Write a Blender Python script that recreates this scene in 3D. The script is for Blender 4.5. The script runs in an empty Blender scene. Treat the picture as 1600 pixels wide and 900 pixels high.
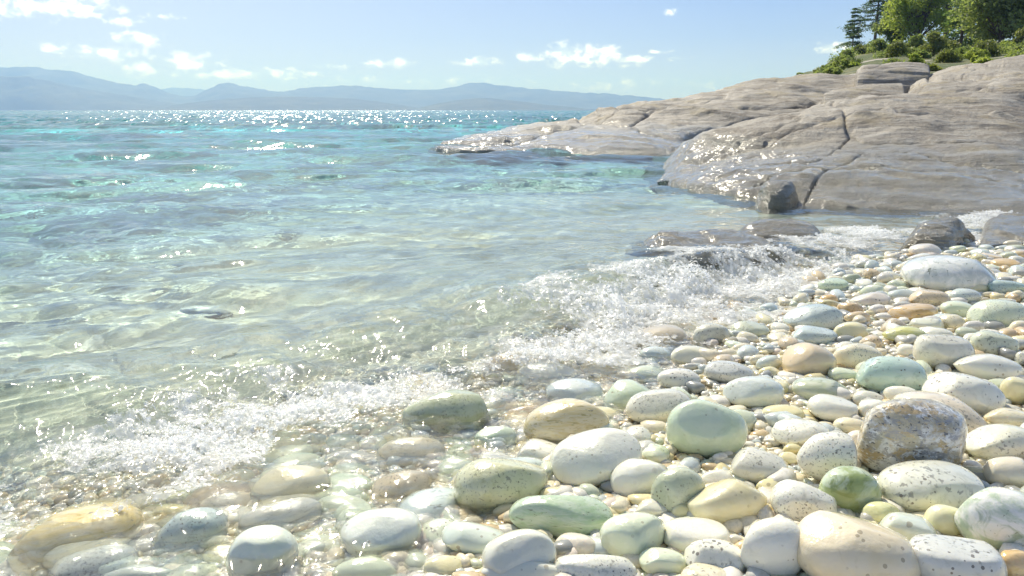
import bpy, bmesh, math, random
import numpy as np
from mathutils import Vector

S = bpy.context.scene
COL = S.collection
R = math.radians
rnd = random.Random(7)

# ------------------------------------------------------------------ view
F, PITCH, CAMH = 1256.0, R(12.48), 0.55        # focal length in photo pixels (1600 wide)
cp, sp = math.cos(PITCH), math.sin(PITCH)

def ray(px, py):
    u, v = (px - 800) / F, (450 - py) / F
    return np.array([u, cp + v * sp, -sp + v * cp])

def at_z(px, py, z=0.0):
    d = ray(px, py)
    t = (z - CAMH) / d[2]
    return np.array([0, 0, CAMH]) + d * t

def at_y(px, py, Y):
    d = ray(px, py)
    return np.array([0, 0, CAMH]) + d * (Y / d[1])

def project(x, y, z):
    zc = z - CAMH
    f = y * cp - zc * sp
    up = y * sp + zc * cp
    f = np.where(f < 1e-3, 1e-3, f)
    return 800 + F * x / f, 450 - F * up / f

# ------------------------------------------------------------------ noise
def perlin(x, y, seed=0):
    x = np.asarray(x, float); y = np.asarray(y, float)
    xi = np.floor(x).astype(np.int64); yi = np.floor(y).astype(np.int64)
    xf = x - xi; yf = y - yi
    def g(ix, iy, dx, dy):
        h = (ix * 374761393 + iy * 668265263 + seed * 1442695041) & 0xffffffff
        h = ((h ^ (h >> 13)) * 1274126177) & 0xffffffff
        h = (h ^ (h >> 16)) & 0xffff
        a = h * (2 * math.pi / 65536.0)
        return np.cos(a) * dx + np.sin(a) * dy
    u = xf * xf * xf * (xf * (xf * 6 - 15) + 10)
    v = yf * yf * yf * (yf * (yf * 6 - 15) + 10)
    n0 = g(xi, yi, xf, yf) * (1 - u) + g(xi + 1, yi, xf - 1, yf) * u
    n1 = g(xi, yi + 1, xf, yf - 1) * (1 - u) + g(xi + 1, yi + 1, xf - 1, yf - 1) * u
    return (n0 * (1 - v) + n1 * v) * 1.5

def fbm(x, y, o=4, seed=0, gain=.5):
    s = 0; a = 1
    for k in range(o):
        s = s + a * perlin(x * 2 ** k, y * 2 ** k, seed + k * 17); a *= gain
    return s

def sst(a, b, x):
    t = np.clip((x - a) / (b - a), 0, 1)
    return t * t * (3 - 2 * t)

# ------------------------------------------------------------------ mesh helpers
def mesh_obj(name, v, f, mat=None, parent=None, smooth=True, colors=None):
    v = np.ascontiguousarray(v, dtype=np.float32).reshape(-1, 3)
    f = np.ascontiguousarray(f, dtype=np.int32)
    k = f.shape[1]
    me = bpy.data.meshes.new(name)
    me.vertices.add(len(v)); me.vertices.foreach_set('co', v.ravel())
    me.loops.add(f.size); me.loops.foreach_set('vertex_index', f.ravel())
    me.polygons.add(len(f)); me.polygons.foreach_set('loop_start', np.arange(0, f.size, k, dtype=np.int32))
    me.update(calc_edges=True); me.validate()
    if smooth:
        me.polygons.foreach_set('use_smooth', np.ones(len(me.polygons), dtype=bool))
    if colors is not None:
        ca = me.color_attributes.new('tint', 'FLOAT_COLOR', 'POINT')
        c = np.ones((len(v), 4), np.float32); c[:, :3] = colors
        ca.data.foreach_set('color', c.ravel())
    o = bpy.data.objects.new(name, me)
    COL.objects.link(o)
    if mat: me.materials.append(mat)
    if parent: o.parent = parent
    return o

def gridfaces(n, m):
    i = np.arange(n * m).reshape(n, m)
    return np.stack([i[:-1, :-1], i[:-1, 1:], i[1:, 1:], i[1:, :-1]], -1).reshape(-1, 4)

def tag(o, label=None, cat=None, group=None, kind=None):
    if label: o['label'] = label
    if cat: o['category'] = cat
    if group: o['group'] = group
    if kind: o['kind'] = kind
    return o

def ico(sub):
    bm = bmesh.new(); bmesh.ops.create_icosphere(bm, subdivisions=sub, radius=1)
    bm.verts.ensure_lookup_table()
    v = np.array([x.co[:] for x in bm.verts]); f = np.array([[q.index for q in p.verts] for p in bm.faces])
    bm.free(); return v, f
ICO = {k: ico(k) for k in (1, 2, 3, 4, 5)}

# ------------------------------------------------------------------ node helpers
class NT:
    def __init__(s, name):
        s.m = bpy.data.materials.new(name); s.m.use_nodes = True
        s.t = s.m.node_tree; s.b = s.t.nodes['Principled BSDF']; s.out = s.t.nodes['Material Output']
    def n(s, typ, **kw):
        x = s.t.nodes.new(typ)
        for k, v in kw.items(): setattr(x, k, v)
        return x
    def l(s, a, b): s.t.links.new(a, b)
    def val(s, sock, v):
        if isinstance(v, bpy.types.NodeSocket): s.l(v, sock)
        else: sock.default_value = v
    def math(s, op, a, b=None, c=None, clamp=False):
        x = s.n('ShaderNodeMath', operation=op, use_clamp=clamp)
        s.val(x.inputs[0], a)
        if b is not None: s.val(x.inputs[1], b)
        if c is not None: s.val(x.inputs[2], c)
        return x.outputs[0]
    def vmath(s, op, a, b=None, c=None):
        x = s.n('ShaderNodeVectorMath', operation=op)
        s.val(x.inputs[0], a)
        if b is not None: s.val(x.inputs[1], b)
        if c is not None: s.val(x.inputs[2], c)
        return x
    def mix(s, f, a, b, mode='MIX'):
        x = s.n('ShaderNodeMix', data_type='RGBA', blend_type=mode)
        s.val(x.inputs[0], f); s.val(x.inputs[6], a); s.val(x.inputs[7], b)
        return x.outputs[2]
    def noise(s, vec, scale, detail=3, rough=.5, dist=0.0):
        x = s.n('ShaderNodeTexNoise'); s.l(vec, x.inputs['Vector'])
        x.inputs['Scale'].default_value = scale; x.inputs['Detail'].default_value = detail
        x.inputs['Roughness'].default_value = rough; x.inputs['Distortion'].default_value = dist
        return x.outputs['Fac']
    def voro(s, vec, scale, feature='F1', out='Distance'):
        x = s.n('ShaderNodeTexVoronoi', feature=feature); s.l(vec, x.inputs['Vector'])
        x.inputs['Scale'].default_value = scale
        return x.outputs[out]
    def ramp(s, fac, a, b, smooth=True):
        x = s.n('ShaderNodeMapRange', interpolation_type='SMOOTHSTEP' if smooth else 'LINEAR')
        s.val(x.inputs[0], fac); x.inputs[1].default_value = a; x.inputs[2].default_value = b
        return x.outputs[0]
    def bump(s, h, dist, strength=1.0, normal=None):
        x = s.n('ShaderNodeBump'); x.inputs['Strength'].default_value = strength
        x.inputs['Distance'].default_value = dist; s.l(h, x.inputs['Height'])
        if normal: s.l(normal, x.inputs['Normal'])
        s.l(x.outputs[0], s.b.inputs['Normal']); return x.outputs[0]
def C(*c): return (c[0], c[1], c[2], 1.0)

# ------------------------------------------------------------------ render, sun, sky
SUN_EL, SUN_AZ = R(46), R(-19)
S.view_settings.view_transform = 'Standard'; S.view_settings.look = 'None'
S.view_settings.exposure = 0.5; S.view_settings.gamma = 1.0
try: S.view_settings.use_curve_mapping = False
except Exception: pass
S.render.engine = 'CYCLES'
cy = S.cycles
cy.use_denoising = True
cy.max_bounces = 12; cy.transmission_bounces = 6; cy.diffuse_bounces = 6; cy.glossy_bounces = 4
cy.transparent_max_bounces = 12; cy.volume_bounces = 0
cy.caustics_reflective = False; cy.caustics_refractive = True
cy.sample_clamp_indirect = 12.0; cy.sample_clamp_direct = 30.0
cy.blur_glossy = 2.0

L = bpy.data.lights.new('sun', 'SUN'); L.energy = 4.2; L.angle = R(.53); L.color = (1.0, .94, .82)
sun = bpy.data.objects.new('sun', L); COL.objects.link(sun)
sd = Vector((math.sin(SUN_AZ) * math.cos(SUN_EL), math.cos(SUN_AZ) * math.cos(SUN_EL), math.sin(SUN_EL)))
sun.rotation_euler = sd.to_track_quat('Z', 'Y').to_euler()
L.cycles.is_caustics_light = True

cam = bpy.data.cameras.new('camera'); co = bpy.data.objects.new('camera', cam); COL.objects.link(co)
S.camera = co; cam.sensor_width = 36; cam.lens = 36 * F / 1600
cam.clip_start = .02; cam.clip_end = 80000
co.location = (0, 0, CAMH); co.rotation_euler = (R(90) - PITCH, 0, 0)

# clouds: photo position and size of each small cumulus, turned into directions of the sky
CLOUDS = [(80, 9, 100, 20, .8), (10, 15, 60, 15, .7), (120, 22, 60, 10, .6), (185, 33, 30, 9, .7), (265, 27, 44, 5, .4),
          (217, 61, 38, 13, .9), (165, 83, 62, 11, .9), (86, 77, 24, 9, .8), (292, 98, 52, 19, .8), (360, 116, 90, 9, .8),
          (440, 115, 70, 9, .75), (215, 108, 30, 15, .6), (515, 104, 26, 5, .6), (591, 100, 26, 9, .85), (631, 98, 22, 8, .8),
          (745, 96, 44, 9, .9), (828, 89, 32, 10, .85), (886, 86, 38, 21, 1.0), (938, 86, 44, 19, 1.0), (992, 92, 36, 8, .8),
          (1022, 81, 22, 4, .6), (1060, 91, 22, 5, .6), (1300, 74, 32, 9, .9), (1043, 19, 16, 8, .3), (905, 104, 28, 5, .5),
          (980, 103, 26, 5, .5), (1000, 133, 170, 10, .34), (640, 128, 180, 8, .3)]
w = bpy.data.worlds.new('World'); S.world = w; w.use_nodes = True
W = NT.__new__(NT); W.t = w.node_tree; bg = W.t.nodes['Background']
sky = W.n('ShaderNodeTexSky', sky_type='NISHITA', sun_disc=False)
sky.sun_elevation = SUN_EL; sky.sun_rotation = SUN_AZ
sky.air_density = 1.0; sky.dust_density = 1.4; sky.ozone_density = 1.4
SKYS = .095
tc = W.n('ShaderNodeTexCoord'); sep = W.n('ShaderNodeSeparateXYZ'); W.l(tc.outputs['Generated'], sep.inputs[0])
az = W.math('ARCTAN2', sep.outputs[0], sep.outputs[1]); el = W.math('ARCSINE', sep.outputs[2])
# low band of clear sky: whitish at the horizon, blue higher up, paler on the sun's side
cr = W.n('ShaderNodeValToRGB'); W.l(W.math('DIVIDE', el, R(16), clamp=True), cr.inputs[0])
e = cr.color_ramp.elements
e[0].position = 0; e[0].color = C(.60, .62, .74)
e[1].position = 1; e[1].color = C(.19, .33, .64)
for p, c in ((.14, (.48, .53, .70)), (.30, (.33, .43, .69)), (.52, (.23, .35, .66))):
    x = e.new(p); x.color = C(*c)
side = W.math('DIVIDE', W.math('SUBTRACT', az, SUN_AZ - .12), .75)
side = W.math('SUBTRACT', 1.0, W.math('ABSOLUTE', side), clamp=True)
low = W.mix(W.math('MULTIPLY', side, .46), cr.outputs[0], C(.74, .76, .84))
low10 = W.vmath('SCALE', low); low10.inputs['Scale'].default_value = 1 / SKYS
base = W.mix(W.ramp(el, R(9), R(24)), low10.outputs[0], sky.outputs[0])
comb = W.n('ShaderNodeCombineXYZ'); W.l(az, comb.inputs[0]); W.l(el, comb.inputs[1])
acc = None
for (px, py, cw, ch, st) in CLOUDS:
    d = ray(px, py); d /= np.linalg.norm(d)
    a0, e0 = math.atan2(d[0], d[1]), math.asin(d[2])
    sx, sy = F / cw, F / ch
    q = W.vmath('MULTIPLY_ADD', comb.outputs[0], (sx, sy, 0), (-a0 * sx, -e0 * sy, 0))
    q = W.vmath('LENGTH', q.outputs[0]).outputs['Value']
    q = W.math('MULTIPLY', W.math('SUBTRACT', 1.12, q, clamp=False), st)
    acc = q if acc is None else W.math('MAXIMUM', acc, q)
cn = W.noise(W.vmath('MULTIPLY', comb.outputs[0], (1.0, 1.5, 1.0)).outputs[0], 62, 6, .55, .25)
cn2 = W.noise(W.vmath('MULTIPLY_ADD', comb.outputs[0], (1.0, 1.5, 1.0), (0.004, -.010, 0)).outputs[0], 48, 4, .45, .2)
dens = W.ramp(W.math('ADD', acc, W.math('MULTIPLY', W.math('SUBTRACT', cn, .5), 1.9)), .10, .98)
shade = W.ramp(W.math('SUBTRACT', cn2, cn), -.10, .16)
ccol = W.mix(shade, C(1.4 / SKYS, 1.38 / SKYS, 1.36 / SKYS), C(.72 / SKYS, .80 / SKYS, .90 / SKYS))
final = W.mix(W.math('MULTIPLY', dens, .92), base, ccol)
W.l(final, bg.inputs[0]); bg.inputs[1].default_value = SKYS
try: w.cycles.sampling_method = 'MANUAL'; w.cycles.sample_map_resolution = 1024
except Exception: pass

# ------------------------------------------------------------------ shoreline, sea bed, breaking wave
def poly(pts, z): return np.array([at_z(a, b, z)[:2] for a, b in pts])
SHORE = poly([(300, 1500), (560, 1080), (700, 915), (800, 815), (880, 725), (985, 655), (1060, 595), (1130, 545),
              (1215, 490), (1275, 447), (1350, 412), (1450, 388), (1600, 378), (1900, 372)], 0)
CREST = poly([(-700, 720), (-400, 680), (0, 628), (250, 588), (430, 548), (600, 502), (850, 462), (1000, 430), (1150, 404), (1330, 384)], .05)
FOAML = poly([(-700, 930), (-400, 860), (0, 778), (180, 728), (330, 692), (430, 642), (600, 612), (750, 585), (850, 560), (950, 522),
              (1050, 478), (1150, 450), (1250, 427), (1345, 405)], .02)

def sdist(P, x, y):
    """signed distance to an open polyline, positive on its right hand (landward) side"""
    x = np.asarray(x, float); y = np.asarray(y, float)
    best = np.full(x.shape, 1e18); sg = np.ones(x.shape); al = np.zeros(x.shape); acc = 0.0
    for i in range(len(P) - 1):
        a, b = P[i], P[i + 1]; d = b - a; L2 = d @ d
        t = np.clip(((x - a[0]) * d[0] + (y - a[1]) * d[1]) / L2, 0, 1)
        qx, qy = x - a[0] - t * d[0], y - a[1] - t * d[1]
        q = qx * qx + qy * qy
        cr_ = (x - a[0]) * d[1] - (y - a[1]) * d[0]
        m = q < best
        best = np.where(m, q, best); sg = np.where(m, np.sign(cr_), sg); al = np.where(m, acc + t * math.sqrt(L2), al)
        acc += math.sqrt(L2)
    return np.sqrt(best) * sg, al

def ground(x, y):
    s, _ = sdist(SHORE, x, y)
    q = np.maximum(-s, 0)
    D = np.where(q < .9, (.090 * q), .081 + .165 * (q - .9))
    D = 4.5 * (1 - np.exp(-D / 4.5))
    D = D * (1 + .35 * perlin(np.asarray(x) * .42, np.asarray(y) * .33, 5) * sst(.8, 3, q))
    D = D + .012 * sst(0, .05, q)
    z = np.where(s > 0, .05 * np.minimum(s, 6), -D)
    z = z + .006 * perlin(np.asarray(x) * 3.1, np.asarray(y) * 3.1, 9)
    return z

def ground1(x, y): return float(ground(np.array([x]), np.array([y]))[0])

wr = np.random.RandomState(3)
WAVES = []
for k in range(54):
    lam = .11 * 1.085 ** k
    th = wr.normal(-1.42, .26 if lam > .6 else .65)
    WAVES.append((lam, th, wr.rand() * 6.283, wr.rand()))

def water(x, y):
    s, _ = sdist(SHORE, x, y)
    dc, ac = sdist(CREST, x, y); df, af = sdist(FOAML, x, y)
    r = np.hypot(x, y)
    q = np.maximum(-s, 0)
    cell = r * .0045
    z = np.zeros_like(x)
    wx = x + .22 * perlin(x * .8, y * .8, 31); wy = y + .22 * perlin(x * .8, y * .8, 32)
    grp = .55 + .75 * (.5 + perlin(x * .23, y * .35, 40))
    for lam, th, ph, r0 in WAVES:
        A = lam * (.0066 if lam > .7 else .0048) * (1 if lam < 1.6 else (1.6 / lam) ** 1.3)
        fade = sst(.35 * lam, 1.6 * lam + .15, q) if lam > .3 else (.25 + .75 * sst(0, .5, q))
        fade = fade * sst(2.2, 4.5, lam / cell)
        k = 2 * math.pi / lam
        p = k * (wx * math.cos(th) + wy * math.sin(th)) + ph
        z += A * fade * grp * (np.sin(p) + .22 * np.cos(2 * p))
    # surge running up the beach
    along = sst(-3.0, -1.0, x) * (1 - sst(.95, 1.5, x))
    A = .078 * (.8 + .35 * perlin(ac * 1.7, ac * 0 + 3.3, 50)) * along
    t = np.clip(dc / np.maximum(dc - df, 1e-3), 0, 1)
    ins = (dc > 0) & (df < 0)
    back = np.exp(-(np.minimum(dc, 0) / .6) ** 2)
    prof = np.where(dc <= 0, back, np.where(ins, 1 - sst(0, 1, t ** .8) * .92, .10 * np.exp(-np.maximum(df, 0) / .1)))
    z += A * prof
    cz = sst(-.30, .05, dc) * (1 - sst(-.02, .16, df)) * along       # crinkled front of the surge
    crk = np.abs(perlin(x * 26, y * 20, 60)) + .6 * np.abs(perlin(x * 55, y * 46, 61)) - .45
    z += cz * (.0065 * crk + .010 * perlin(x * 9, y * 7, 62))
    # thin sheet of backwash
    film = sst(-.75, -.02, s) * (1 - cz)
    dep = np.clip(z - ground(x, y), 0, 1)
    film = film * sst(.004, .03, dep)
    z += film * (.0070 * perlin(x * 9, y * 7, 70) + .0042 * perlin(x * 31, y * 25, 71) + .0012 * perlin(x * 62, y * 55, 72)) + .008 * sst(-1.0, -.1, s)
    return z, cz

# ground sheet (beach and sea bed)
def polar(a0, a1, na, r0, r1, nr):
    A = np.linspace(R(a0), R(a1), na); rr = np.exp(np.linspace(math.log(r0), math.log(r1), nr))
    AA, RR = np.meshgrid(A, rr)
    return RR * np.sin(AA), RR * np.cos(AA)

def mat_bed():
    M = NT('pebbly_bed'); tc = M.n('ShaderNodeTexCoord'); p = tc.outputs['Object']
    wn = M.n('ShaderNodeTexNoise'); M.l(p, wn.inputs['Vector']); wn.inputs['Scale'].default_value = 18
    pw = M.vmath('MULTIPLY_ADD', wn.outputs['Color'], (.022, .022, .022), p).outputs[0]
    pd = M.vmath('MULTIPLY', pw, (1, 1, .01)).outputs[0]
    v = M.n('ShaderNodeTexVoronoi'); M.l(pd, v.inputs['Vector']); v.inputs['Scale'].default_value = 46
    hs = M.n('ShaderNodeSeparateColor'); M.l(v.outputs['Color'], hs.inputs[0])
    c = M.mix(hs.outputs[0], C(.78, .72, .54), C(.66, .67, .57))
    c = M.mix(M.ramp(hs.outputs[1], .72, .8), c, C(.58, .44, .25))
    c = M.mix(M.ramp(hs.outputs[2], .80, .86), c, C(.22, .26, .26))
    big = M.noise(p, 1.1, 4, .6)
    sand = M.mix(M.ramp(M.noise(p, 30, 4), .35, .7), C(.68, .66, .50), C(.54, .54, .40))
    sand = M.mix(M.ramp(M.noise(p, .55, 3, .55), .52, .62), sand, C(.30, .30, .18))
    ge = M.n('ShaderNodeSeparateXYZ'); M.l(p, ge.inputs[0])
    sand = M.mix(M.ramp(ge.outputs[2], -.16, -.5), sand, M.mix(M.ramp(M.noise(p, .7, 4, .6), .45, .62), C(.72, .70, .60), C(.50, .52, .42)))
    v2 = M.n('ShaderNodeTexVoronoi'); M.l(M.vmath('MULTIPLY_ADD', wn.outputs['Color'], (.06, .06, .02), M.vmath('MULTIPLY', p, (1, 1, .02)).outputs[0]).outputs[0], v2.inputs['Vector']); v2.inputs['Scale'].default_value = 10; v2.inputs['Randomness'].default_value = 1
    h2 = M.n('ShaderNodeSeparateColor'); M.l(v2.outputs['Color'], h2.inputs[0])
    cob = M.mix(M.ramp(h2.outputs[0], .2, .8), C(.46, .50, .40), C(.78, .78, .68)); cob = M.mix(M.ramp(h2.outputs[1], .75, .8), cob, C(.42, .38, .22))
    cob = M.mix(M.ramp(v2.outputs['Distance'], .30, .55), cob, C(.42, .44, .35))
    sand = M.mix(M.math('MULTIPLY', M.ramp(M.noise(p, .8, 3, .6), .38, .56), .70), sand, cob)
    deep = M.ramp(M.math('ADD', ge.outputs[2], M.math('MULTIPLY', M.math('SUBTRACT', big, .5), .06)), -.035, -.085)
    M.l(M.mix(deep, c, sand), M.b.inputs['Base Color'])
    M.b.inputs['Roughness'].default_value = .6
    h = M.math('SUBTRACT', 1.0, v.outputs['Distance'])
    M.bump(h, .010, .7)
    return M.m

def mat_water(share=0.0):
    M = NT('shallow_water' if share else 'sea_water')
    at = M.n('ShaderNodeAttribute', attribute_name='tint'); M.l(at.outputs['Color'], M.b.inputs['Base Color']); 
    M.b.inputs['IOR'].default_value = 1.333; M.b.inputs['Transmission Weight'].default_value = 1
    p = M.n('ShaderNodeTexCoord').outputs['Object']
    ln = M.vmath('LENGTH', p).outputs['Value']
    far = M.ramp(ln, 5, 60)
    M.l(M.math('MULTIPLY_ADD', M.ramp(ln, 2, 40), .12, .05), M.b.inputs['Roughness'])
    n1 = M.noise(M.vmath('MULTIPLY', p, (1, .8, 1)).outputs[0], 5.5, 3, .55, .3)
    n2 = M.noise(M.vmath('MULTIPLY', p, (.5, .9, 1)).outputs[0], .9, 4, .62, .4)
    n3 = M.noise(p, 34, 2, .5, .2)
    near = M.ramp(ln, 8, 1.5)
    h = M.math('ADD', M.math('MULTIPLY', n1, .017), M.math('MULTIPLY', M.math('MULTIPLY', n2, .20), far))
    h = M.math('ADD', h, M.math('MULTIPLY', M.math('MULTIPLY', n3, .0012), near))
    vfar = M.ramp(ln, 10, 46)
    nb = M.bump(h, 1.0, 1.0)
    tx = []
    for sx_, sy_ in ((3.2, .34), (.9, .09)):            # wind chop too fine for the mesh: facet slopes, nearer and farther
        t = M.n('ShaderNodeTexNoise'); M.l(M.vmath('MULTIPLY', p, (sx_, sy_, 1)).outputs[0], t.inputs['Vector'])
        t.inputs['Scale'].default_value = 1; t.inputs['Detail'].default_value = 3; t.inputs['Roughness'].default_value = .6
        tx.append(t.outputs['Color'])
    cmix = M.mix(M.ramp(ln, 50, 220), tx[0], tx[1])
    sl = M.vmath('MULTIPLY_ADD', M.vmath('SUBTRACT', cmix, (.5, .5, .5)).outputs[0], (2.1, 3.9, 0), (0, 0, 1))
    nf = M.vmath('NORMALIZE', sl.outputs[0]).outputs[0]
    nm = M.vmath('NORMALIZE', M.mix(vfar, nb, nf)).outputs[0]
    M.l(nm, M.b.inputs['Normal'])
    if share:                                            # thin sheet: part of the light goes straight through
        gl = M.n('ShaderNodeBsdfGlossy'); rf = M.n('ShaderNodeBsdfRefraction'); tr = M.n('ShaderNodeBsdfTransparent'); fr = M.n('ShaderNodeLayerWeight')
        gl.inputs['Roughness'].default_value = .07; rf.inputs['Roughness'].default_value = .03; rf.inputs['IOR'].default_value = 1.333; fr.inputs['Blend'].default_value = .5
        for q in (gl, rf, fr): M.l(nm, q.inputs['Normal'])
        M.l(at.outputs['Color'], rf.inputs['Color'])
        m1 = M.n('ShaderNodeMixShader'); m1.inputs[0].default_value = share; M.l(rf.outputs[0], m1.inputs[1]); M.l(tr.outputs[0], m1.inputs[2])
        m2 = M.n('ShaderNodeMixShader'); M.l(M.math('MULTIPLY_ADD', M.math('POWER', fr.outputs['Facing'], 5), .97, .025), m2.inputs[0]); M.l(m1.outputs[0], m2.inputs[1]); M.l(gl.outputs[0], m2.inputs[2])
        M.l(m2.outputs[0], M.out.inputs['Surface'])
    return M.m

MB, MW, MWS = mat_bed(), mat_water(), mat_water(.62)
receivers = []
x, y = polar(-62, 62, 420, .25, 40, 420)
z = ground(x, y)
ang = np.linspace(R(-62), R(62), 420)
far_r = [80, 300, 2000, 26000]
X = np.vstack([x] + [[rr * np.sin(ang)] for rr in far_r]); Yy = np.vstack([y] + [[rr * np.cos(ang)] for rr in far_r])
Z = np.vstack([z] + [[np.full(420, -7.0)] for rr in far_r])
bed = mesh_obj('ground', np.stack([X, Yy, Z], -1), gridfaces(*X.shape), MB)
tag(bed, kind='structure'); receivers.append(bed)

x, y = polar(-56, 56, 800, .45, 420, 1400)
zz, czm = water(x, y)
ang = np.linspace(R(-56), R(56), 800)
far_r = list(np.exp(np.linspace(math.log(425), math.log(26000), 60)))
X = np.vstack([x] + [[rr * np.sin(ang)] for rr in far_r]); Yy = np.vstack([y] + [[rr * np.cos(ang)] for rr in far_r])
Z = np.vstack([zz] + [[np.zeros(800)] for rr in far_r])
dep = np.clip(Z - np.vstack([ground(x, y)] + [[np.full(800, -7.0)] for rr in far_r]), 0, 7)
tint = np.stack([np.exp(-k_ * dep) for k_ in (1.15, .165, .055)], -1).reshape(-1, 3)   # clear water: how much of each colour its depth lets through
GF = gridfaces(*X.shape)
dcv = np.vstack([sdist(CREST, x, y)[0]] + [[np.full(800, -9.0)] for rr in far_r]).ravel()
shal = (dcv[GF].max(1) > -.03)
sv = np.stack([X, Yy, Z], -1).reshape(-1, 3)
def sub_mesh(name, mask, mt):
    f = GF[mask]; u, inv = np.unique(f, return_inverse=True)
    return mesh_obj(name, sv[u], inv.reshape(f.shape), mt, colors=tint[u])
sea = sub_mesh('water', ~shal, MW); tag(sea, kind='structure'); sea.cycles.is_caustics_caster = True
wash = sub_mesh('shallow_water', shal, MWS); tag(wash, kind='structure')

def water1(x, y): return float(water(np.array([x]), np.array([y]))[0][0])

# ------------------------------------------------------------------ pebble materials
def stone_mat(kind):
    M = NT(kind + '_stone')
    oi = M.n('ShaderNodeObjectInfo'); base = oi.outputs['Color']
    tcn = M.n('ShaderNodeTexCoord')
    off = M.n('ShaderNodeCombineXYZ')
    M.l(M.math('MULTIPLY', oi.outputs['Random'], 37.0), off.inputs[0]); M.l(M.math('MULTIPLY', oi.outputs['Random'], 91.0), off.inputs[1])
    vs = M.vmath('SCALE', tcn.outputs['Object']); M.l(M.math('MULTIPLY_ADD', M.math('FRACT', M.math('MULTIPLY', oi.outputs['Random'], 17.3)), .8, .65), vs.inputs['Scale'])
    p = M.vmath('ADD', vs.outputs[0], off.outputs[0]).outputs[0]
    hsv = M.n('ShaderNodeHueSaturation'); M.l(base, hsv.inputs['Color']); hsv.inputs['Value'].default_value = .66; hsv.inputs['Saturation'].default_value = 1.25
    dark = hsv.outputs[0]
    pale = M.mix(.32, base, C(.86, .84, .76))
    soft = M.noise(p, 14, 4, .55, .6)
    if kind == 'plain':
        c = M.mix(M.ramp(soft, .35, .75), pale, base)
        c = M.mix(M.math('MULTIPLY', M.ramp(M.noise(p, 34, 5, .6, 1.2), .55, .75), .35), c, dark)
        pv = M.vmath('MULTIPLY_ADD', M.n('ShaderNodeTexNoise').outputs['Color'], (0, 0, 0), p).outputs[0]
        spk = M.math('MULTIPLY', M.math('LESS_THAN', M.voro(p, 85), M.math('MULTIPLY', M.noise(p, 40, 2), .36)), M.ramp(M.noise(p, 22, 2), .50, .60))
        c = M.mix(M.math('MULTIPLY', spk, .6), c, C(.28, .22, .13))
    elif kind == 'speckled':
        c = M.mix(M.ramp(soft, .3, .75), pale, base)
        c = M.mix(M.math('MULTIPLY', M.ramp(M.noise(p, 60, 6, .7, .5), .50, .72), .55), c, dark)
        f = M.math('MULTIPLY', M.ramp(M.noise(p, 210, 2, .5, .4), .565, .66), M.ramp(M.noise(p, 17, 3, .6), .40, .56))
        c = M.mix(M.math('MULTIPLY', f, .62), c, C(.15, .14, .11))
        f = M.math('MULTIPLY', M.math('LESS_THAN', M.voro(M.vmath('ADD', p, M.vmath('SCALE', p).outputs[0]).outputs[0], 62), M.math('MULTIPLY', M.noise(p, 31, 2), .34)), M.ramp(M.noise(p, 16, 2), .46, .56))
        c = M.mix(M.math('MULTIPLY', f, .8), c, C(.12, .10, .07))
    elif kind == 'marbled':
        a = M.noise(p, 13, 5, .62, 1.6)
        sc = M.n('ShaderNodeSeparateColor'); M.l(base, sc.inputs[0])
        second = M.mix(M.ramp(sc.outputs[0], .30, .48), M.mix(.62, base, C(.66, .74, .60)), C(.83, .82, .75))
        c = M.mix(M.ramp(a, .40, .58), second, base)
        c = M.mix(M.math('MULTIPLY', M.ramp(M.noise(p, 30, 5, .65, 1.0), .54, .70), .8), c, dark)
        f = M.ramp(M.noise(p, 48, 4, .6, 1.0), .63, .68)
        c = M.mix(M.math('MULTIPLY', f, .75), c, C(.14, .16, .11))
    elif kind == 'granite':
        q = M.vmath('MULTIPLY', p, (1, 1, 1.6)).outputs[0]
        c = M.mix(M.ramp(M.noise(q, 16, 6, .65, .8), .42, .58), C(.80, .79, .75), base)
        c = M.mix(M.ramp(M.noise(q, 75, 5, .7, .4), .50, .60), c, C(.36, .345, .32))
        c = M.mix(M.ramp(M.noise(q, 40, 5, .7, .6), .52, .60), c, C(.50, .38, .20))
        c = M.mix(M.ramp(M.noise(q, 120, 3, .6, .3), .60, .66), c, C(.15, .14, .12))
        c = M.mix(M.ramp(M.noise(q, 90, 3, .6, .3), .62, .68), c, C(.85, .84, .80))
    else:  # streaked
        q = M.vmath('MULTIPLY', p, (.45, 1.2, 2.6)).outputs[0]
        a = M.noise(q, 30, 5, .6, 1.3)
        c = M.mix(M.ramp(a, .40, .62), pale, base)
        c = M.mix(M.math('MULTIPLY', M.ramp(M.noise(q, 52, 5, .65, 1.2), .56, .66), .8), c, dark)
        c = M.mix(M.math('MULTIPLY', M.ramp(M.noise(q, 70, 4, .6, .8), .62, .68), .7), c, C(.17, .16, .10))
    M.l(c, M.b.inputs['Base Color'])
    rg = M.ramp(M.noise(p, 40, 3), .3, .7)
    M.l(M.math('MULTIPLY_ADD', rg, .14, .09 if kind != 'granite' else .28), M.b.inputs['Roughness'])
    M.b.inputs['Coat Weight'].default_value = 1.0; M.b.inputs['Coat Roughness'].default_value = .06
    if kind != 'granite':
        M.b.inputs['Subsurface Weight'].default_value = .35; M.b.inputs['Subsurface Radius'].default_value = (1, .85, .55); M.b.inputs['Subsurface Scale'].default_value = .012; M.b.inputs['Coat IOR'].default_value = 1.33
    h = M.noise(p, 70 if kind != 'granite' else 45, 5, .6)
    M.bump(h, .003 if kind != 'granite' else .011, .5)
    return M.m
SM = {k: stone_mat(k) for k in ('plain', 'speckled', 'marbled', 'granite', 'streaked')}
KEY = {'P': 'plain', 'S': 'speckled', 'M': 'marbled', 'G': 'granite', 'V': 'streaked'}
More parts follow.
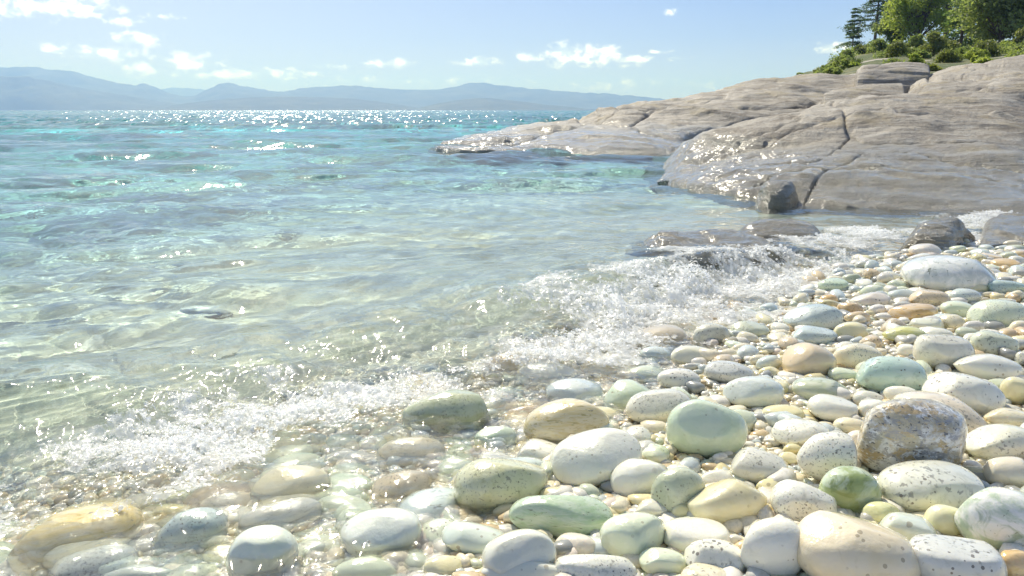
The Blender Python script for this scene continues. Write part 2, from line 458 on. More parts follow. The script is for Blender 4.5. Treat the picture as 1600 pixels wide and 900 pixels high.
PAL = dict(white=(.80, .79, .75), cream=(.77, .71, .56), yellow=(.74, .68, .42), tan=(.68, .54, .36), ochre=(.64, .44, .20),
           mint=(.57, .67, .54), green=(.36, .48, .22), palegreen=(.66, .72, .58), greygreen=(.50, .54, .42), bluegrey=(.56, .63, .65),
           teal=(.40, .54, .54), pink=(.76, .69, .63), grey=(.58, .58, .55), deepmint=(.45, .57, .42), brown=(.44, .36, .24), lime=(.66, .66, .32))

def warm(c):
    m = sum(c) / 3; c = [m + (q - m) * 1.10 for q in c]
    return (min(c[0] * 1.0, .86), min(c[1] * .985, .85), max(min(c[2] * .86, .80), .05), 1)

def stone_shape(a, b, c, seed, rough=.06, sub=4, e=2.25):
    rough = rough * (.8 + .9 * ((seed * 7919) % 100) / 100)
    r = np.random.RandomState(seed)
    v, f = ICO[sub]
    n = (np.abs(v) ** e).sum(1) ** (-1 / e)
    v = v * n[:, None]
    d = np.zeros(len(v))
    for k in range(7):
        dr = r.normal(size=3); dr /= np.linalg.norm(dr)
        fr = r.uniform(1.2, 3.4)
        d += np.sin(v @ dr * fr + r.rand() * 6.28) / fr
    v = v * (1 + rough * d)[:, None]
    # egg: one end fuller than the other; a flatter underside
    v[:, 1:] *= (1 + r.uniform(-.16, .16) * v[:, :1])
    v[:, 2] = np.where(v[:, 2] < 0, v[:, 2] * .9, v[:, 2])
    for k in range(3):                                   # worn facets
        dr = r.normal(size=3); dr[2] = abs(dr[2]); dr /= np.linalg.norm(dr)
        h = r.uniform(.68, .92); q = v @ dr
        over = np.maximum(q - h, 0)
        v = v - (over * .6)[:, None] * dr
    return v * np.array([a, b, c]), f

PLACED = []   # (x, y, radius, short, px, py)
def add_stone(px, py, w_, h_, tilt, kind, colr, label, short=None, rough=.06, group='pebbles on the shore', name='pebble', e=2.25, zoff=0.0):
    col = PAL[colr] if isinstance(colr, str) else colr
    seen = lambda gx, gy: (lambda g_: g_ * .74 if g_ < 0 else g_)(ground1(gx, gy))    # water lifts what lies under it
    hit = at_z(px, py + .35 * h_, 0.0)
    for _ in range(6):
        hit = at_z(px, py + .35 * h_, seen(hit[0], hit[1]) + .004)
    if ground1(hit[0], hit[1]) < -.006: h_ *= 1.22
    P = hit
    for _ in range(4):
        th = math.atan2(CAMH - P[2], P[1]); dist = math.hypot(P[1], CAMH - P[2])
        dep = P[1] * cp - (P[2] - CAMH) * sp
        a = .5 * w_ * dep / F; hh = .5 * h_ * dep / F
        b = a * .70
        c2 = (hh ** 2 - (b * math.sin(th)) ** 2) / math.cos(th) ** 2
        c = math.sqrt(c2) if c2 > 0 else 0
        if c < .42 * a:
            c = min(.42 * a, hh * .95)
            b = math.sqrt(max(hh ** 2 - (c * math.cos(th)) ** 2, 0)) / math.sin(th)
            b = min(max(b, .35 * a), 1.3 * a)
        if c > 1.0 * a: c = 1.0 * a
        zc = seen(P[0], P[1]) + .66 * c + .003 + zoff
        P = at_z(px, py, zc)
    g0 = ground1(P[0], P[1]); P[2] += g0 - seen(P[0], P[1])
    seed = int(px * 131 + py * 17) % 99991
    sub = 5 if w_ > 75 else 4 if w_ > 30 else 3
    v, f = stone_shape(a, b, c, seed, rough, sub, e)
    o = mesh_obj(name, v, f, SM[KEY[kind]])
    o.location = P; tl = R(tilt)
    o.rotation_euler = (0, tl * .7, -tl * .8)
    o.color = warm(col)
    tag(o, label, name if name == 'boulder' else 'pebble', group)
    PLACED.append((P[0], P[1], max(a, b), short or label, px, py))
    receivers.append(o)
    return o

STONES = [
(1487,428,150,62,0,'M',(.62,.65,.68),'huge white marble stone with grey swirls, largest rounded stone at the back of the beach','the huge white marble stone'),
(1448,393,50,26,0,'P','pink','rounded pinkish white stone poking up behind the huge white marble stone','the pinkish stone behind the marble one'),
(1437,405,40,18,0,'P','white','flat white pebble wedged against the upper left flank of the huge marble stone',None),
(1417,421,32,17,0,'P','cream','cream pebble beside the foam at the left end of the huge marble stone',None),
(1570,413,44,19,4,'P','ochre','tan ochre pebble to the right of the huge marble stone','the tan pebble right of the marble stone'),
(1545,402,38,15,5,'P','tan','pale tan pebble just above the ochre one right of the huge marble stone',None),
(1572,449,60,24,0,'S','teal','dark blue-teal flat stone lying right in front of the huge marble stone','the dark teal flat stone'),
(1524,450,36,22,6,'P','yellow','yellowish cream pebble tucked under the front right of the huge marble stone',None),
(1507,464,54,27,0,'S','bluegrey','blue-grey speckled oval stone in front of the huge marble stone','the blue-grey oval before the marble stone'),
(1452,467,62,31,4,'S','tan','brownish cream stone with dark spots in front of the huge marble stone','the spotted brownish stone'),
(1497,485,54,27,6,'P','palegreen','pale grey-green stone between the long ochre stone and the large speckled pale green stone','the pale grey-green stone'),
(1427,488,76,32,-5,'V','ochre','long ochre brown stone with a wet top, the brownest of the upper beach','the long ochre stone'),
(1563,493,96,54,-3,'S','palegreen','large pale green-grey speckled stone near the right edge under the teal one','the large speckled pale green stone'),
(1302,446,48,25,0,'S','mint','grey-green mint stone next to the splashing foam','the grey-green stone by the foam'),
(1270,497,98,47,-6,'S','bluegrey','large smooth blue-grey stone at the top of the pebble field near the foam','the large blue-grey stone'),
(1328,484,44,26,8,'S','ochre','ochre stone with dark specks right behind the large blue-grey stone','the specked ochre stone'),
(1360,471,54,27,-8,'S','pink','pinkish white speckled stone left of the spotted brownish stone','the pinkish white speckled stone'),
(1270,526,70,32,3,'S','bluegrey','blue-grey stone in front of the larger blue-grey one','the smaller blue-grey stone'),
(1329,520,54,34,4,'P','yellow','pale yellow-green glossy stone right of the two blue-grey stones','the pale yellow-green stone'),
(1412,523,62,27,4,'V','lime','flat yellow-green stone with lime bands in the upper beach','the lime banded stone'),
(1265,566,90,58,6,'P','tan','large smooth tan stone, honey coloured, in the middle of the pebble field','the honey tan stone'),
(1342,559,74,46,8,'S','cream','cream grey freckled stone between the honey tan and teal mint stones','the freckled cream stone'),
(1392,588,102,64,6,'S',(.48,.63,.60),'large teal mint stone with a few dark pits, right of the honey tan stone','the teal mint stone'),
(1318,587,46,25,5,'P','palegreen','pale grey stone below the freckled cream stone',None),
(1283,610,92,42,6,'V','greygreen','green streaked rough stone in front of the honey tan stone','the green streaked stone'),
(1472,552,88,66,8,'S',(.72,.70,.65),'large whitish stone thickly peppered with grey specks behind the long white stone','the peppered whitish stone'),
(1553,539,74,44,6,'S','greygreen','mottled grey-green stone with dark pits above the long white stone','the mottled grey-green stone'),
(1547,575,110,44,4,'P','white','long smooth white stone lying near the right edge','the long white stone'),
(1507,619,120,70,10,'S','white','white stone with scattered dark chips behind the rust stained stone','the chipped white stone'),
(1465,645,150,72,12,'S',(.78,.68,.56),'broad white stone with rusty brown stains behind the brown granite boulder','the rust stained stone'),
(1588,613,50,50,0,'P','yellow','yellow stone cut by the right edge of the view','the yellow stone at the right edge'),
(1582,655,76,34,8,'V','cream','banded cream-yellow stone under the yellow one at the right edge',None),
(1565,695,108,64,-4,'S',(.70,.70,.62),'whitish stone with a grey wedge right of the brown granite boulder','the whitish wedge stone'),
(1575,742,82,58,4,'P',(.76,.70,.61),'smooth beige stone without marks at the right edge','the smooth beige stone'),
(1455,766,158,80,-4,'S',(.66,.67,.62),'long grey-white stone with green tinge in front of the brown granite boulder','the long grey-white stone'),
(1325,765,92,80,6,'M',(.33,.40,.20),'bright moss green marbled round stone','the moss green stone'),
(1289,722,100,86,12,'S','white','tall white stone with pale grey flecks behind the moss green stone','the flecked white stone'),
(1303,641,80,44,6,'P','white','smooth clean white oval stone in front of the green streaked stone','the clean white oval'),
(1358,626,48,30,10,'P',(.74,.74,.69),'small grey-white stone under the teal mint stone',None),
(1371,643,52,36,10,'P','white','white ridged stone touching the granite boulder behind its left end','the white ridged stone'),
(1330,667,52,32,4,'P','cream','smooth cream pebble between the clean white oval and the granite boulder','the cream pebble'),
(1341,690,42,34,0,'P','pink','pale shell-white pebble half hidden behind the left end of the granite boulder',None),
(1251,677,94,48,4,'S','white','white oval stone with small grey flecks left of the cream pebble','the white flecked oval'),
(1226,646,68,31,4,'P','yellow','pale yellow pebble right of the big bluish white stone','the pale yellow pebble'),
(1239,703,30,19,0,'P','yellow','tiny yellow pebble behind its twin next to the flecked white stone',None),
(1231,717,32,22,0,'P','yellow','tiny yellow pebble in front of its twin next to the flecked white stone',None),
(1179,616,98,54,3,'P',(.66,.71,.71),'big smooth bluish white stone at the middle of the beach','the big bluish white stone'),
(1106,674,124,92,6,'P','mint','large domed mint green stone standing in the wet gravel','the mint dome'),
(1190,731,100,58,8,'S',(.68,.67,.63),'grey-white stone with brown flecks to the right below the mint dome','the brown flecked grey stone'),
(1202,764,42,30,0,'P','yellow','small butter yellow pebble behind the black spotted white stone','the butter yellow pebble'),
(1250,789,100,74,16,'S',(.80,.80,.78),'white stone with bold black spots left of the moss green stone','the black spotted white stone'),
(1142,785,118,74,-6,'P',(.76,.69,.46),'translucent yellow cream stone with brown pits in the lower middle','the pitted yellow stone'),
(1060,772,88,82,-10,'S','greygreen','olive green stone densely covered in dark speckles','the olive speckled stone'),
(1000,749,102,64,-8,'P','white','clean white rounded stone in front of the large white one at the water edge','the clean white rounded stone'),
(924,717,144,84,-12,'P',(.79,.79,.74),'large white stone tilted up to the right at the edge of the wet gravel','the large tilted white stone'),
(884,804,168,70,3,'V','deepmint','long sea-green stone with dark green streaks, half in the water','the long sea-green stone'),
(990,843,102,68,-8,'P','palegreen','pale jade stone right of the long sea-green stone','the pale jade stone'),
(1085,838,108,58,3,'P','white','cream-white egg shaped stone under the pitted yellow stone','the cream-white egg stone'),
(1118,874,88,56,8,'S','white','small white egg stone with a few brown spots near the bottom','the brown spotted egg'),
(1203,861,98,92,6,'P','white','tall plain white egg shaped stone near the bottom edge','the tall white egg'),
(1338,864,188,124,14,'P',(.76,.65,.47),'very large smooth tan egg shaped stone at the bottom right','the very large tan stone'),
(1377,804,56,38,6,'P','lime','olive yellow pebble between the moss green and pale blue stones','the olive yellow pebble'),
(1418,831,92,62,10,'P',(.63,.69,.66),'smooth pale blue-grey stone right of the very large tan one','the pale blue stone'),
(1478,815,64,54,14,'P',(.74,.70,.44),'plain yellow egg shaped pebble in front of the long grey-white stone','the yellow egg'),
(1487,880,132,88,10,'S',(.60,.61,.63),'grey and white speckled granite pebble at the bottom edge','the grey speckled stone'),
(1564,816,142,108,14,'M',(.50,.58,.48),'large white stone with green marbling at the lower right corner','the green marbled stone'),
(1586,885,62,50,0,'P','ochre','glossy orange ochre pebble in the lower right corner','the orange pebble'),
(1035,879,76,46,2,'P','palegreen','round pale green pebble left of the brown spotted egg','the round pale green pebble'),
(1107,905,94,48,6,'S','cream','white pebble with yellow rim cut by the bottom edge',None),
(924,892,144,58,0,'S',(.72,.72,.68),'broad grey-white mottled stone cut by the bottom edge','the mottled bottom stone'),
(820,896,156,46,0,'P',(.78,.77,.70),'cream white flat stone cut by the bottom edge','the cream bottom stone'),
(803,872,124,82,-20,'P',(.72,.72,.66),'grey-white leaning stone above the cream flat stone at the bottom','the leaning grey-white stone'),
(901,853,70,44,0,'P','pink','round pinkish beige pebble in front of the long sea-green stone','the pinkish pebble'),
(1246,834,38,36,6,'S','pink','small shell-coloured pebble between the tall white egg and the very large tan stone',None),
(1147,848,34,28,0,'P','grey','small grey pebble squeezed between three white egg stones',None),
(1020,795,58,34,0,'P',(.70,.69,.64),'pale grey pebble below the clean white rounded stone','the pale grey pebble'),
(1122,750,56,32,4,'P','white','small white pebble behind the pitted yellow stone','the small white pebble'),
(1072,802,44,32,0,'P','yellow','small yellow-green pebble left of the pitted yellow stone',None),
(1061,592,72,38,4,'S',(.74,.72,.69),'white stone with black dots lying left of the grey speckled wet one','the black dotted white stone'),
(1137,583,80,38,5,'S',(.58,.59,.60),'grey wet stone thick with dark specks behind the big bluish white stone','the dark specked grey stone'),
(1114,525,60,34,4,'S',(.62,.61,.54),'grey freckled stone standing in the backwash just below the foam','the freckled stone in the backwash'),
(1173,517,58,27,4,'S','greygreen','grey-green rounded stone with dark pits below the foam','the pitted grey-green stone'),
(1027,526,90,34,-4,'P','brown','long tan brown wet stone at the foot of the surge','the long tan wet stone'),
(1022,554,50,28,0,'P','bluegrey','small bluish white stone in the backwash below the long tan wet stone',None),
(1083,556,72,33,3,'P',(.72,.70,.58),'cream white wet stone between freckled stones in the backwash','the cream wet stone'),
(1005,582,62,24,-4,'P','palegreen','flat greenish stone under a film of water',None),
(1028,638,106,62,3,'S',(.70,.69,.64),'grey-white stone with black crumbs behind the mint dome, water around its foot','the black crumbed stone'),
(983,618,82,46,0,'P','mint','pale green stone glistening under water left of the black crumbed stone','the glistening pale green stone'),
(1203,583,36,20,0,'P','yellow','small yellow pebble above the big bluish white stone',None),
(856,584,92,36,2,'P','white','white wet stone just in front of the foam','the white wet stone'),
(940,567,76,28,4,'P','cream','cream white wet stone at the edge of the foam','the cream stone by the foam'),
(900,612,98,38,0,'P','bluegrey','flat blue-green stone covered by a sheet of water','the blue sheeted stone'),
(890,660,132,66,0,'V',(.70,.60,.38),'yellow tan stone with golden ripples lying under clear water','the golden rippled stone'),
(709,580,60,36,0,'S',(.40,.42,.28),'small dark olive rounded stone breaking the surge','the dark olive stone'),
(797,570,92,42,-10,'P','brown','tan wet stone with water running off beside the dark olive stone','the tan stone in the surge'),
(696,640,138,68,-8,'S',(.46,.50,.32),'large olive green speckled stone half submerged in the backwash','the large olive stone'),
(785,757,142,74,-6,'S',(.62,.62,.42),'yellow-green stone rippled over by shallow water left of the large tilted white stone','the yellow-green rippled stone'),
(775,681,68,36,-4,'P','mint','small mint stone lying under water in the gravel',None),
(597,828,142,70,-8,'P',(.74,.78,.74),'smooth pale white-green stone in the wet gravel, lower left','the pale oval in the wet gravel'),
(741,842,104,54,3,'P',(.66,.73,.69),'pale mint stone crossed by bright ripples of light','the light-netted mint stone'),
(411,860,122,76,-12,'P',(.72,.77,.69),'large pale jade stone in shallow water at the lower left','the pale jade stone in shallow water'),
(298,822,122,64,-10,'S',(.42,.50,.50),'dark blue-grey rounded stone standing out of the shallow water','the dark blue-grey wet stone'),
(136,876,134,52,-12,'S',(.62,.65,.62),'grey-white streaked stone awash in the lower left corner','the grey stone awash'),
(212,893,112,38,-6,'P',(.66,.74,.70),'pale mint stone at the bottom edge in shallow water','the pale mint bottom stone'),
(118,822,210,84,-16,'V',(.74,.60,.30),'large golden yellow stone glowing under the shallow water','the golden sunken stone'),
(456,756,132,58,-10,'P',(.68,.62,.42),'cream yellow stone under the end of the foam','the cream yellow sunken stone'),
(438,803,122,50,-12,'V',(.62,.61,.55),'grey streaked stone sunken between cream yellow and jade stones',None),
(571,887,102,38,-4,'P','palegreen','pale green stone at the bottom edge among fine gravel',None),
(625,756,102,42,-6,'S',(.54,.44,.28),'brown speckled stone washed over by rippling water','the brown washed stone'),
(690,887,62,36,0,'P','yellow','yellowish pebble at the bottom edge left of the leaning grey-white stone',None),
(640,702,110,44,-6,'V',(.64,.58,.44),'tan stone sunken in the backwash under the large olive stone',None),
(50,450,96,26,0,'P',(.74,.74,.66),'pale flat stone on the sea bed at the far left',None),
(330,525,84,24,0,'P',(.72,.74,.70),'pale stone on the sea bed seen through the water behind the surge',None),
(632,439,90,20,0,'P',(.76,.74,.62),'cream flat stone on the sea bed in the middle of the bay',None),
(1409,462,44,22,4,'P','bluegrey','small bluish stone between the pinkish speckled and spotted brownish stones',None),
(1449,508,54,26,6,'P',(.72,.73,.66),'grey white pebble in front of the long ochre stone','the grey white pebble'),
(1479,498,46,20,0,'P','bluegrey','little blue pebble left of the large speckled pale green stone',None),
(1462,521,46,20,4,'P','white','white pebble behind the peppered whitish stone',None),
(1512,520,34,18,8,'P','greygreen','small olive pebble squeezed behind the mottled grey-green stone',None),
(1417,548,38,24,4,'P','white','small white pebble left of the peppered whitish stone',None),
(1593,517,34,32,0,'P','cream','cream rounded pebble at the right edge under the large speckled pale green stone',None),
(1562,602,44,20,0,'P','greygreen','dull green pebble under the long white stone',None),
(1597,560,24,32,0,'S','white','white pebble at the right edge beside the mottled grey-green stone',None),
(1530,742,32,18,0,'P','cream','small cream pebble between the granite boulder and the smooth beige stone',None),
]
for s_ in STONES:
    add_stone(*s_)
add_stone(1430, 692, 176, 126, 10, 'G', (.50, .45, .36), 'rough brown and grey mottled granite boulder, biggest stone of the right foreground', 'the granite boulder', rough=.11, name='boulder', group=None, e=2.6)

# smaller pebbles filling the gaps, each an object of its own, named after the stone it lies beside
NM = {'white': 'white', 'cream': 'cream', 'yellow': 'yellow', 'tan': 'tan', 'palegreen': 'pale green', 'bluegrey': 'blue-grey', 'grey': 'grey', 'pink': 'pinkish', 'ochre': 'ochre', 'greygreen': 'olive grey'}
WT = ['white'] * 6 + ['cream'] * 6 + ['yellow'] * 3 + ['tan'] * 2 + ['palegreen'] * 3 + ['bluegrey'] * 4 + ['grey'] * 3 + ['pink'] * 2 + ['ochre'] + ['greygreen']
used_labels = set()
big = [(p[0], p[1], p[2]) for p in PLACED]
marks = [p for p in PLACED if p[3].startswith('the ')]
small = []
cand = []
pr = np.random.RandomState(11)
for k in range(9000):
    px = pr.uniform(720, 1640); py = pr.uniform(395, 905)
    P = at_z(px, py, .01)
    s, _ = sdist(SHORE, P[0], P[1])
    if s < -.16 or (s < 0 and pr.rand() < .75): continue
    r = pr.uniform(.011, .026) * (1 + .25 * (P[1] - 1.2) / 2)
    cand.append((r, P[0], P[1], px, py))
cand.sort(key=lambda c_: -c_[0] + pr.uniform(0, .006))
for r, x, y, px, py in cand:
    if len(small) >= 134: break
    if any((x - q[0]) ** 2 + ((y - q[1]) * 1.0) ** 2 < (q[2] * .90 + r * .95) ** 2 for q in big): continue
    if any((x - q[0]) ** 2 + (y - q[1]) ** 2 < (q[2] + r) ** 2 for q in small): continue
    small.append((x, y, r, px, py))
for (x, y, r, px, py) in small:
    cn_ = WT[pr.randint(len(WT))]; col = tuple(np.array(PAL[cn_]) * pr.uniform(.9, 1.05))
    near = sorted(marks, key=lambda m: math.hypot(m[4] - px, (m[5] - py) * 1.3))
    lab = None
    for m in near[:5]:
        dx, dy = px - m[4], (py - m[5]) * 1.4
        rel = ('right of' if dx > 0 else 'left of') if abs(dx) > abs(dy) else ('in front of' if dy > 0 else 'behind')
        for szw in (('small',) if r < .019 else ('rounded',)) + ('smooth', 'little'):
            t_ = f'{szw} {NM[cn_]} pebble {rel} {m[3]}'
            if t_ not in used_labels and len(t_.split()) <= 16: lab = t_; break
        if lab: break
    if lab is None:
        lab = f'{NM[cn_]} pebble between {near[0][3]} and {near[1][3]}'
        lab = ' '.join(lab.split()[:16])
    used_labels.add(lab)
    a, b, c = r * pr.uniform(1.0, 1.3), r * pr.uniform(.75, 1.0), r * pr.uniform(.5, .75)
    v, f = stone_shape(a, b, c, int(px * 77 + py) % 9999, .06, 3 if r * F / y < 26 else 4)
    o = mesh_obj('pebble', v, f, SM[pr.choice(['plain', 'plain', 'plain', 'speckled', 'streaked'])])
    o.location = (x, y, ground1(x, y) + c * .62 + .004); o.rotation_euler = (pr.normal(0, .15), pr.normal(0, .15), pr.uniform(0, 6.28))
    o.color = warm(col); tag(o, lab, 'pebble', 'pebbles on the shore'); receivers.append(o)
    big.append((x, y, r))

# stones lying under the backwash, each its own object
sunk = []
SW = ['cream', 'yellow', 'mint', 'grey', 'tan', 'white', 'palegreen', 'bluegrey']
SN = dict(NM, mint='mint')
for k in range(6000):
    if len(sunk) >= 40: break
    px = pr.uniform(-20, 960); py = pr.uniform(600, 905)
    P = at_z(px, py, -.02); s, _ = sdist(SHORE, P[0], P[1]); dF, _ = sdist(FOAML, P[0], P[1])
    if s > -.03 or dF < .0: continue
    r = pr.uniform(.024, .050)
    if any((P[0] - q[0]) ** 2 + (P[1] - q[1]) ** 2 < (q[2] * .78 + r * .85) ** 2 for q in big): continue
    sunk.append(1); big.append((P[0], P[1], r)); PLACED.append((P[0], P[1], r, '', px, py))
    cn_ = SW[pr.randint(len(SW))]
    near = sorted(marks, key=lambda m: math.hypot(m[4] - px, (m[5] - py) * 1.3))
    for m in near[:8]:
        dx, dy = px - m[4], (py - m[5]) * 1.4
        rel = ('right of' if dx > 0 else 'left of') if abs(dx) > abs(dy) else ('in front of' if dy > 0 else 'behind')
        lab = f'{SN[cn_]} stone in the shallow water {rel} {m[3]}'
        if lab not in used_labels and len(lab.split()) <= 16: break
    used_labels.add(lab)
    v, f = stone_shape(r * pr.uniform(1, 1.35), r * pr.uniform(.75, 1), r * pr.uniform(.45, .62), int(px * 7 + py * 3), .07, 4)
    c = -v[:, 2].min()
    o = mesh_obj('pebble', v, f, SM[pr.choice(['plain', 'speckled', 'streaked'])])
    o.location = (P[0], P[1], ground1(P[0], P[1]) + c * .55); o.rotation_euler = (0, 0, pr.uniform(-.6, .9))
    o.color = warm(PAL[cn_]); tag(o, lab, 'pebble', 'pebbles on the shore'); receivers.append(o)

# fine gravel: one mass of tiny pebbles
def gravel():
    M = NT('gravel_grains')
    at = M.n('ShaderNodeAttribute', attribute_name='tint')
    p = M.n('ShaderNodeTexCoord').outputs['Object']
    c = M.mix(M.math('MULTIPLY', M.ramp(M.noise(p, 160, 4, .6), .45, .7), .35), at.outputs['Color'], C(.35, .31, .22))
    M.l(c, M.b.inputs['Base Color']); M.b.inputs['Roughness'].default_value = .24
    M.b.inputs['Coat Weight'].default_value = .3; M.b.inputs['Coat Roughness'].default_value = .1
    r = np.random.RandomState(5)
    N = 74000
    an = r.uniform(R(-46), R(60), N); rr = np.exp(r.uniform(math.log(.82), math.log(5.2), N))
    x, y = rr * np.sin(an), rr * np.cos(an)
    s, _ = sdist(SHORE, x, y); dcr, _ = sdist(FOAML, x, y)
    keep = (dcr > -.24 + .14 * perlin(x * 5, y * 5, 4))
    x, y, s, rr = x[keep], y[keep], s[keep], rr[keep]
    for q in PLACED:                         # nothing inside the big stones
        m = (x - q[0]) ** 2 + (y - q[1]) ** 2 > (q[2] * .62) ** 2
        x, y, s, rr = x[m], y[m], s[m], rr[m]
    n = len(x)
    rad = .0038 + .0068 * r.rand(n) ** 1.8 + .0016 * (rr - .8)
    rad = rad * np.where(r.rand(n) < .14, np.where(s > -.12, 2.0, 1.6), 1.0)
    pal = np.array([(.80, .76, .66), (.78, .70, .51), (.73, .64, .37), (.64, .49, .28), (.58, .63, .60), (.56, .55, .48), (.30, .31, .29), (.64, .68, .51), (.74, .64, .53), (.38, .34, .23)])
    pick = r.choice(len(pal), n, p=[.24, .18, .08, .07, .13, .11, .05, .07, .05, .02])
    col = pal[pick] * r.uniform(.85, 1.08, (n, 1))
    v0, f0 = ICO[2]; nv = len(v0)
    ax = np.stack([rad * r.uniform(.9, 1.35, n), rad * r.uniform(.7, 1.0, n), rad * r.uniform(.5, .8, n)], -1)
    ph = r.uniform(0, 6.28, n)
    dn = np.sin(v0 @ np.array([2.1, .7, -1.3]) * 1.7)[None, :] * .10 + np.sin(v0[None, :, 0] * 2.3 + ph[:, None]) * .09
    V = v0[None] * (1 + dn)[..., None] * ax[:, None, :]
    c_, s_ = np.cos(ph)[:, None], np.sin(ph)[:, None]
    tx = r.normal(0, .25, n)[:, None]
    Y2 = V[..., 1] * np.cos(tx) - V[..., 2] * np.sin(tx); Z2 = V[..., 1] * np.sin(tx) + V[..., 2] * np.cos(tx)
    Xr = V[..., 0] * c_ - Y2 * s_; Yr = V[..., 0] * s_ + Y2 * c_
    gz = ground(x, y) + ax[:, 2] * r.uniform(.2, 1.1, n)
    P = np.stack([Xr + x[:, None], Yr + y[:, None], Z2 + gz[:, None]], -1).reshape(-1, 3)
    Fc = (f0[None] + (np.arange(n) * nv)[:, None, None]).reshape(-1, 3)
    o = mesh_obj('gravel', P, Fc, M.m, colors=np.repeat(col, nv, 0))
    tag(o, 'fine wet gravel of tiny pale pebbles between the larger stones', 'gravel', kind='stuff')
    receivers.append(o)
gravel()
# ------------------------------------------------------------------ granite ledges
def rock_mat():
    M = NT('coastal_granite')
    ge = M.n('ShaderNodeNewGeometry'); p = M.n('ShaderNodeTexCoord').outputs['Object']
    sx = M.n('ShaderNodeSeparateXYZ'); M.l(ge.outputs['Position'], sx.inputs[0])
    st = M.vmath('MULTIPLY', p, (.55, 1.1, 3.2)).outputs[0]
    wn = M.n('ShaderNodeTexNoise'); M.l(p, wn.inputs['Vector']); wn.inputs['Scale'].default_value = .7
    lay = M.vmath('MULTIPLY', M.vmath('MULTIPLY_ADD', wn.outputs['Color'], (.5, .5, .22), p).outputs[0], (.28, .9, 4.5)).outputs[0]
    big = M.noise(st, .9, 5, .6, .5)
    c = M.mix(M.ramp(big, .35, .68), C(.27, .235, .185), C(.42, .375, .31))
    c = M.mix(M.math('MULTIPLY', M.ramp(M.noise(lay, 2.6, 7, .68, .5), .49, .60), .80), c, C(.18, .145, .105))
    c = M.mix(M.math('MULTIPLY', M.ramp(M.noise(lay, 6.5, 6, .7, .4), .52, .66), .6), c, C(.50, .475, .42))
    c = M.mix(M.math('MULTIPLY', M.ramp(M.noise(p, 26, 6, .7), .52, .70), .45), c, C(.52, .50, .45))
    c = M.mix(M.math('MULTIPLY', M.ramp(M.noise(p, 60, 4, .7), .54, .66), .6), c, C(.13, .115, .09))
    c = M.mix(M.math('MULTIPLY', M.ramp(M.noise(p, 1.5, 4, .6), .54, .64), .45), c, C(.36, .29, .16))
    # tide mark: algae and wet stone close to the water
    hz = M.math('ADD', sx.outputs[2], M.math('MULTIPLY', M.math('SUBTRACT', M.noise(p, 2.2, 4, .6), .5), .26))
    wet = M.ramp(hz, .40, .16)
    c = M.mix(M.math('MULTIPLY', wet, .60), c, C(.24, .215, .13))
    M.l(c, M.b.inputs['Base Color'])
    M.l(M.math('MULTIPLY_ADD', wet, -.46, .64), M.b.inputs['Roughness'])
    M.l(M.math('MULTIPLY', wet, .8), M.b.inputs['Coat Weight']); M.b.inputs['Coat Roughness'].default_value = .10; M.b.inputs['Coat IOR'].default_value = 1.33
    h = M.math('ADD', M.noise(lay, 4, 9, .66, .3), M.math('MULTIPLY', M.noise(p, 24, 8, .75), .6))
    M.bump(h, .06, .8)
    cb = M.n('ShaderNodeBump'); cb.inputs['Distance'].default_value = .035; M.l(M.noise(lay, 5, 4, .5, .3), cb.inputs['Height']); M.l(cb.outputs[0], M.b.inputs['Coat Normal'])
    return M.m
MR = rock_mat()

def catmull(P, n):
    P = np.asarray(P, float); m = len(P)
    Q = np.vstack([2 * P[0] - P[1], P, 2 * P[-1] - P[-2]])
    t = np.linspace(0, m - 1 - 1e-6, n); i = t.astype(int); u = (t - i)[:, None]
    a, b, c, d = Q[i], Q[i + 1], Q[i + 2], Q[i + 3]
    return .5 * (2 * b + (c - a) * u + (2 * a - 5 * b + 4 * c - d) * u ** 2 + (3 * b - a - 3 * c + d) * u ** 3)

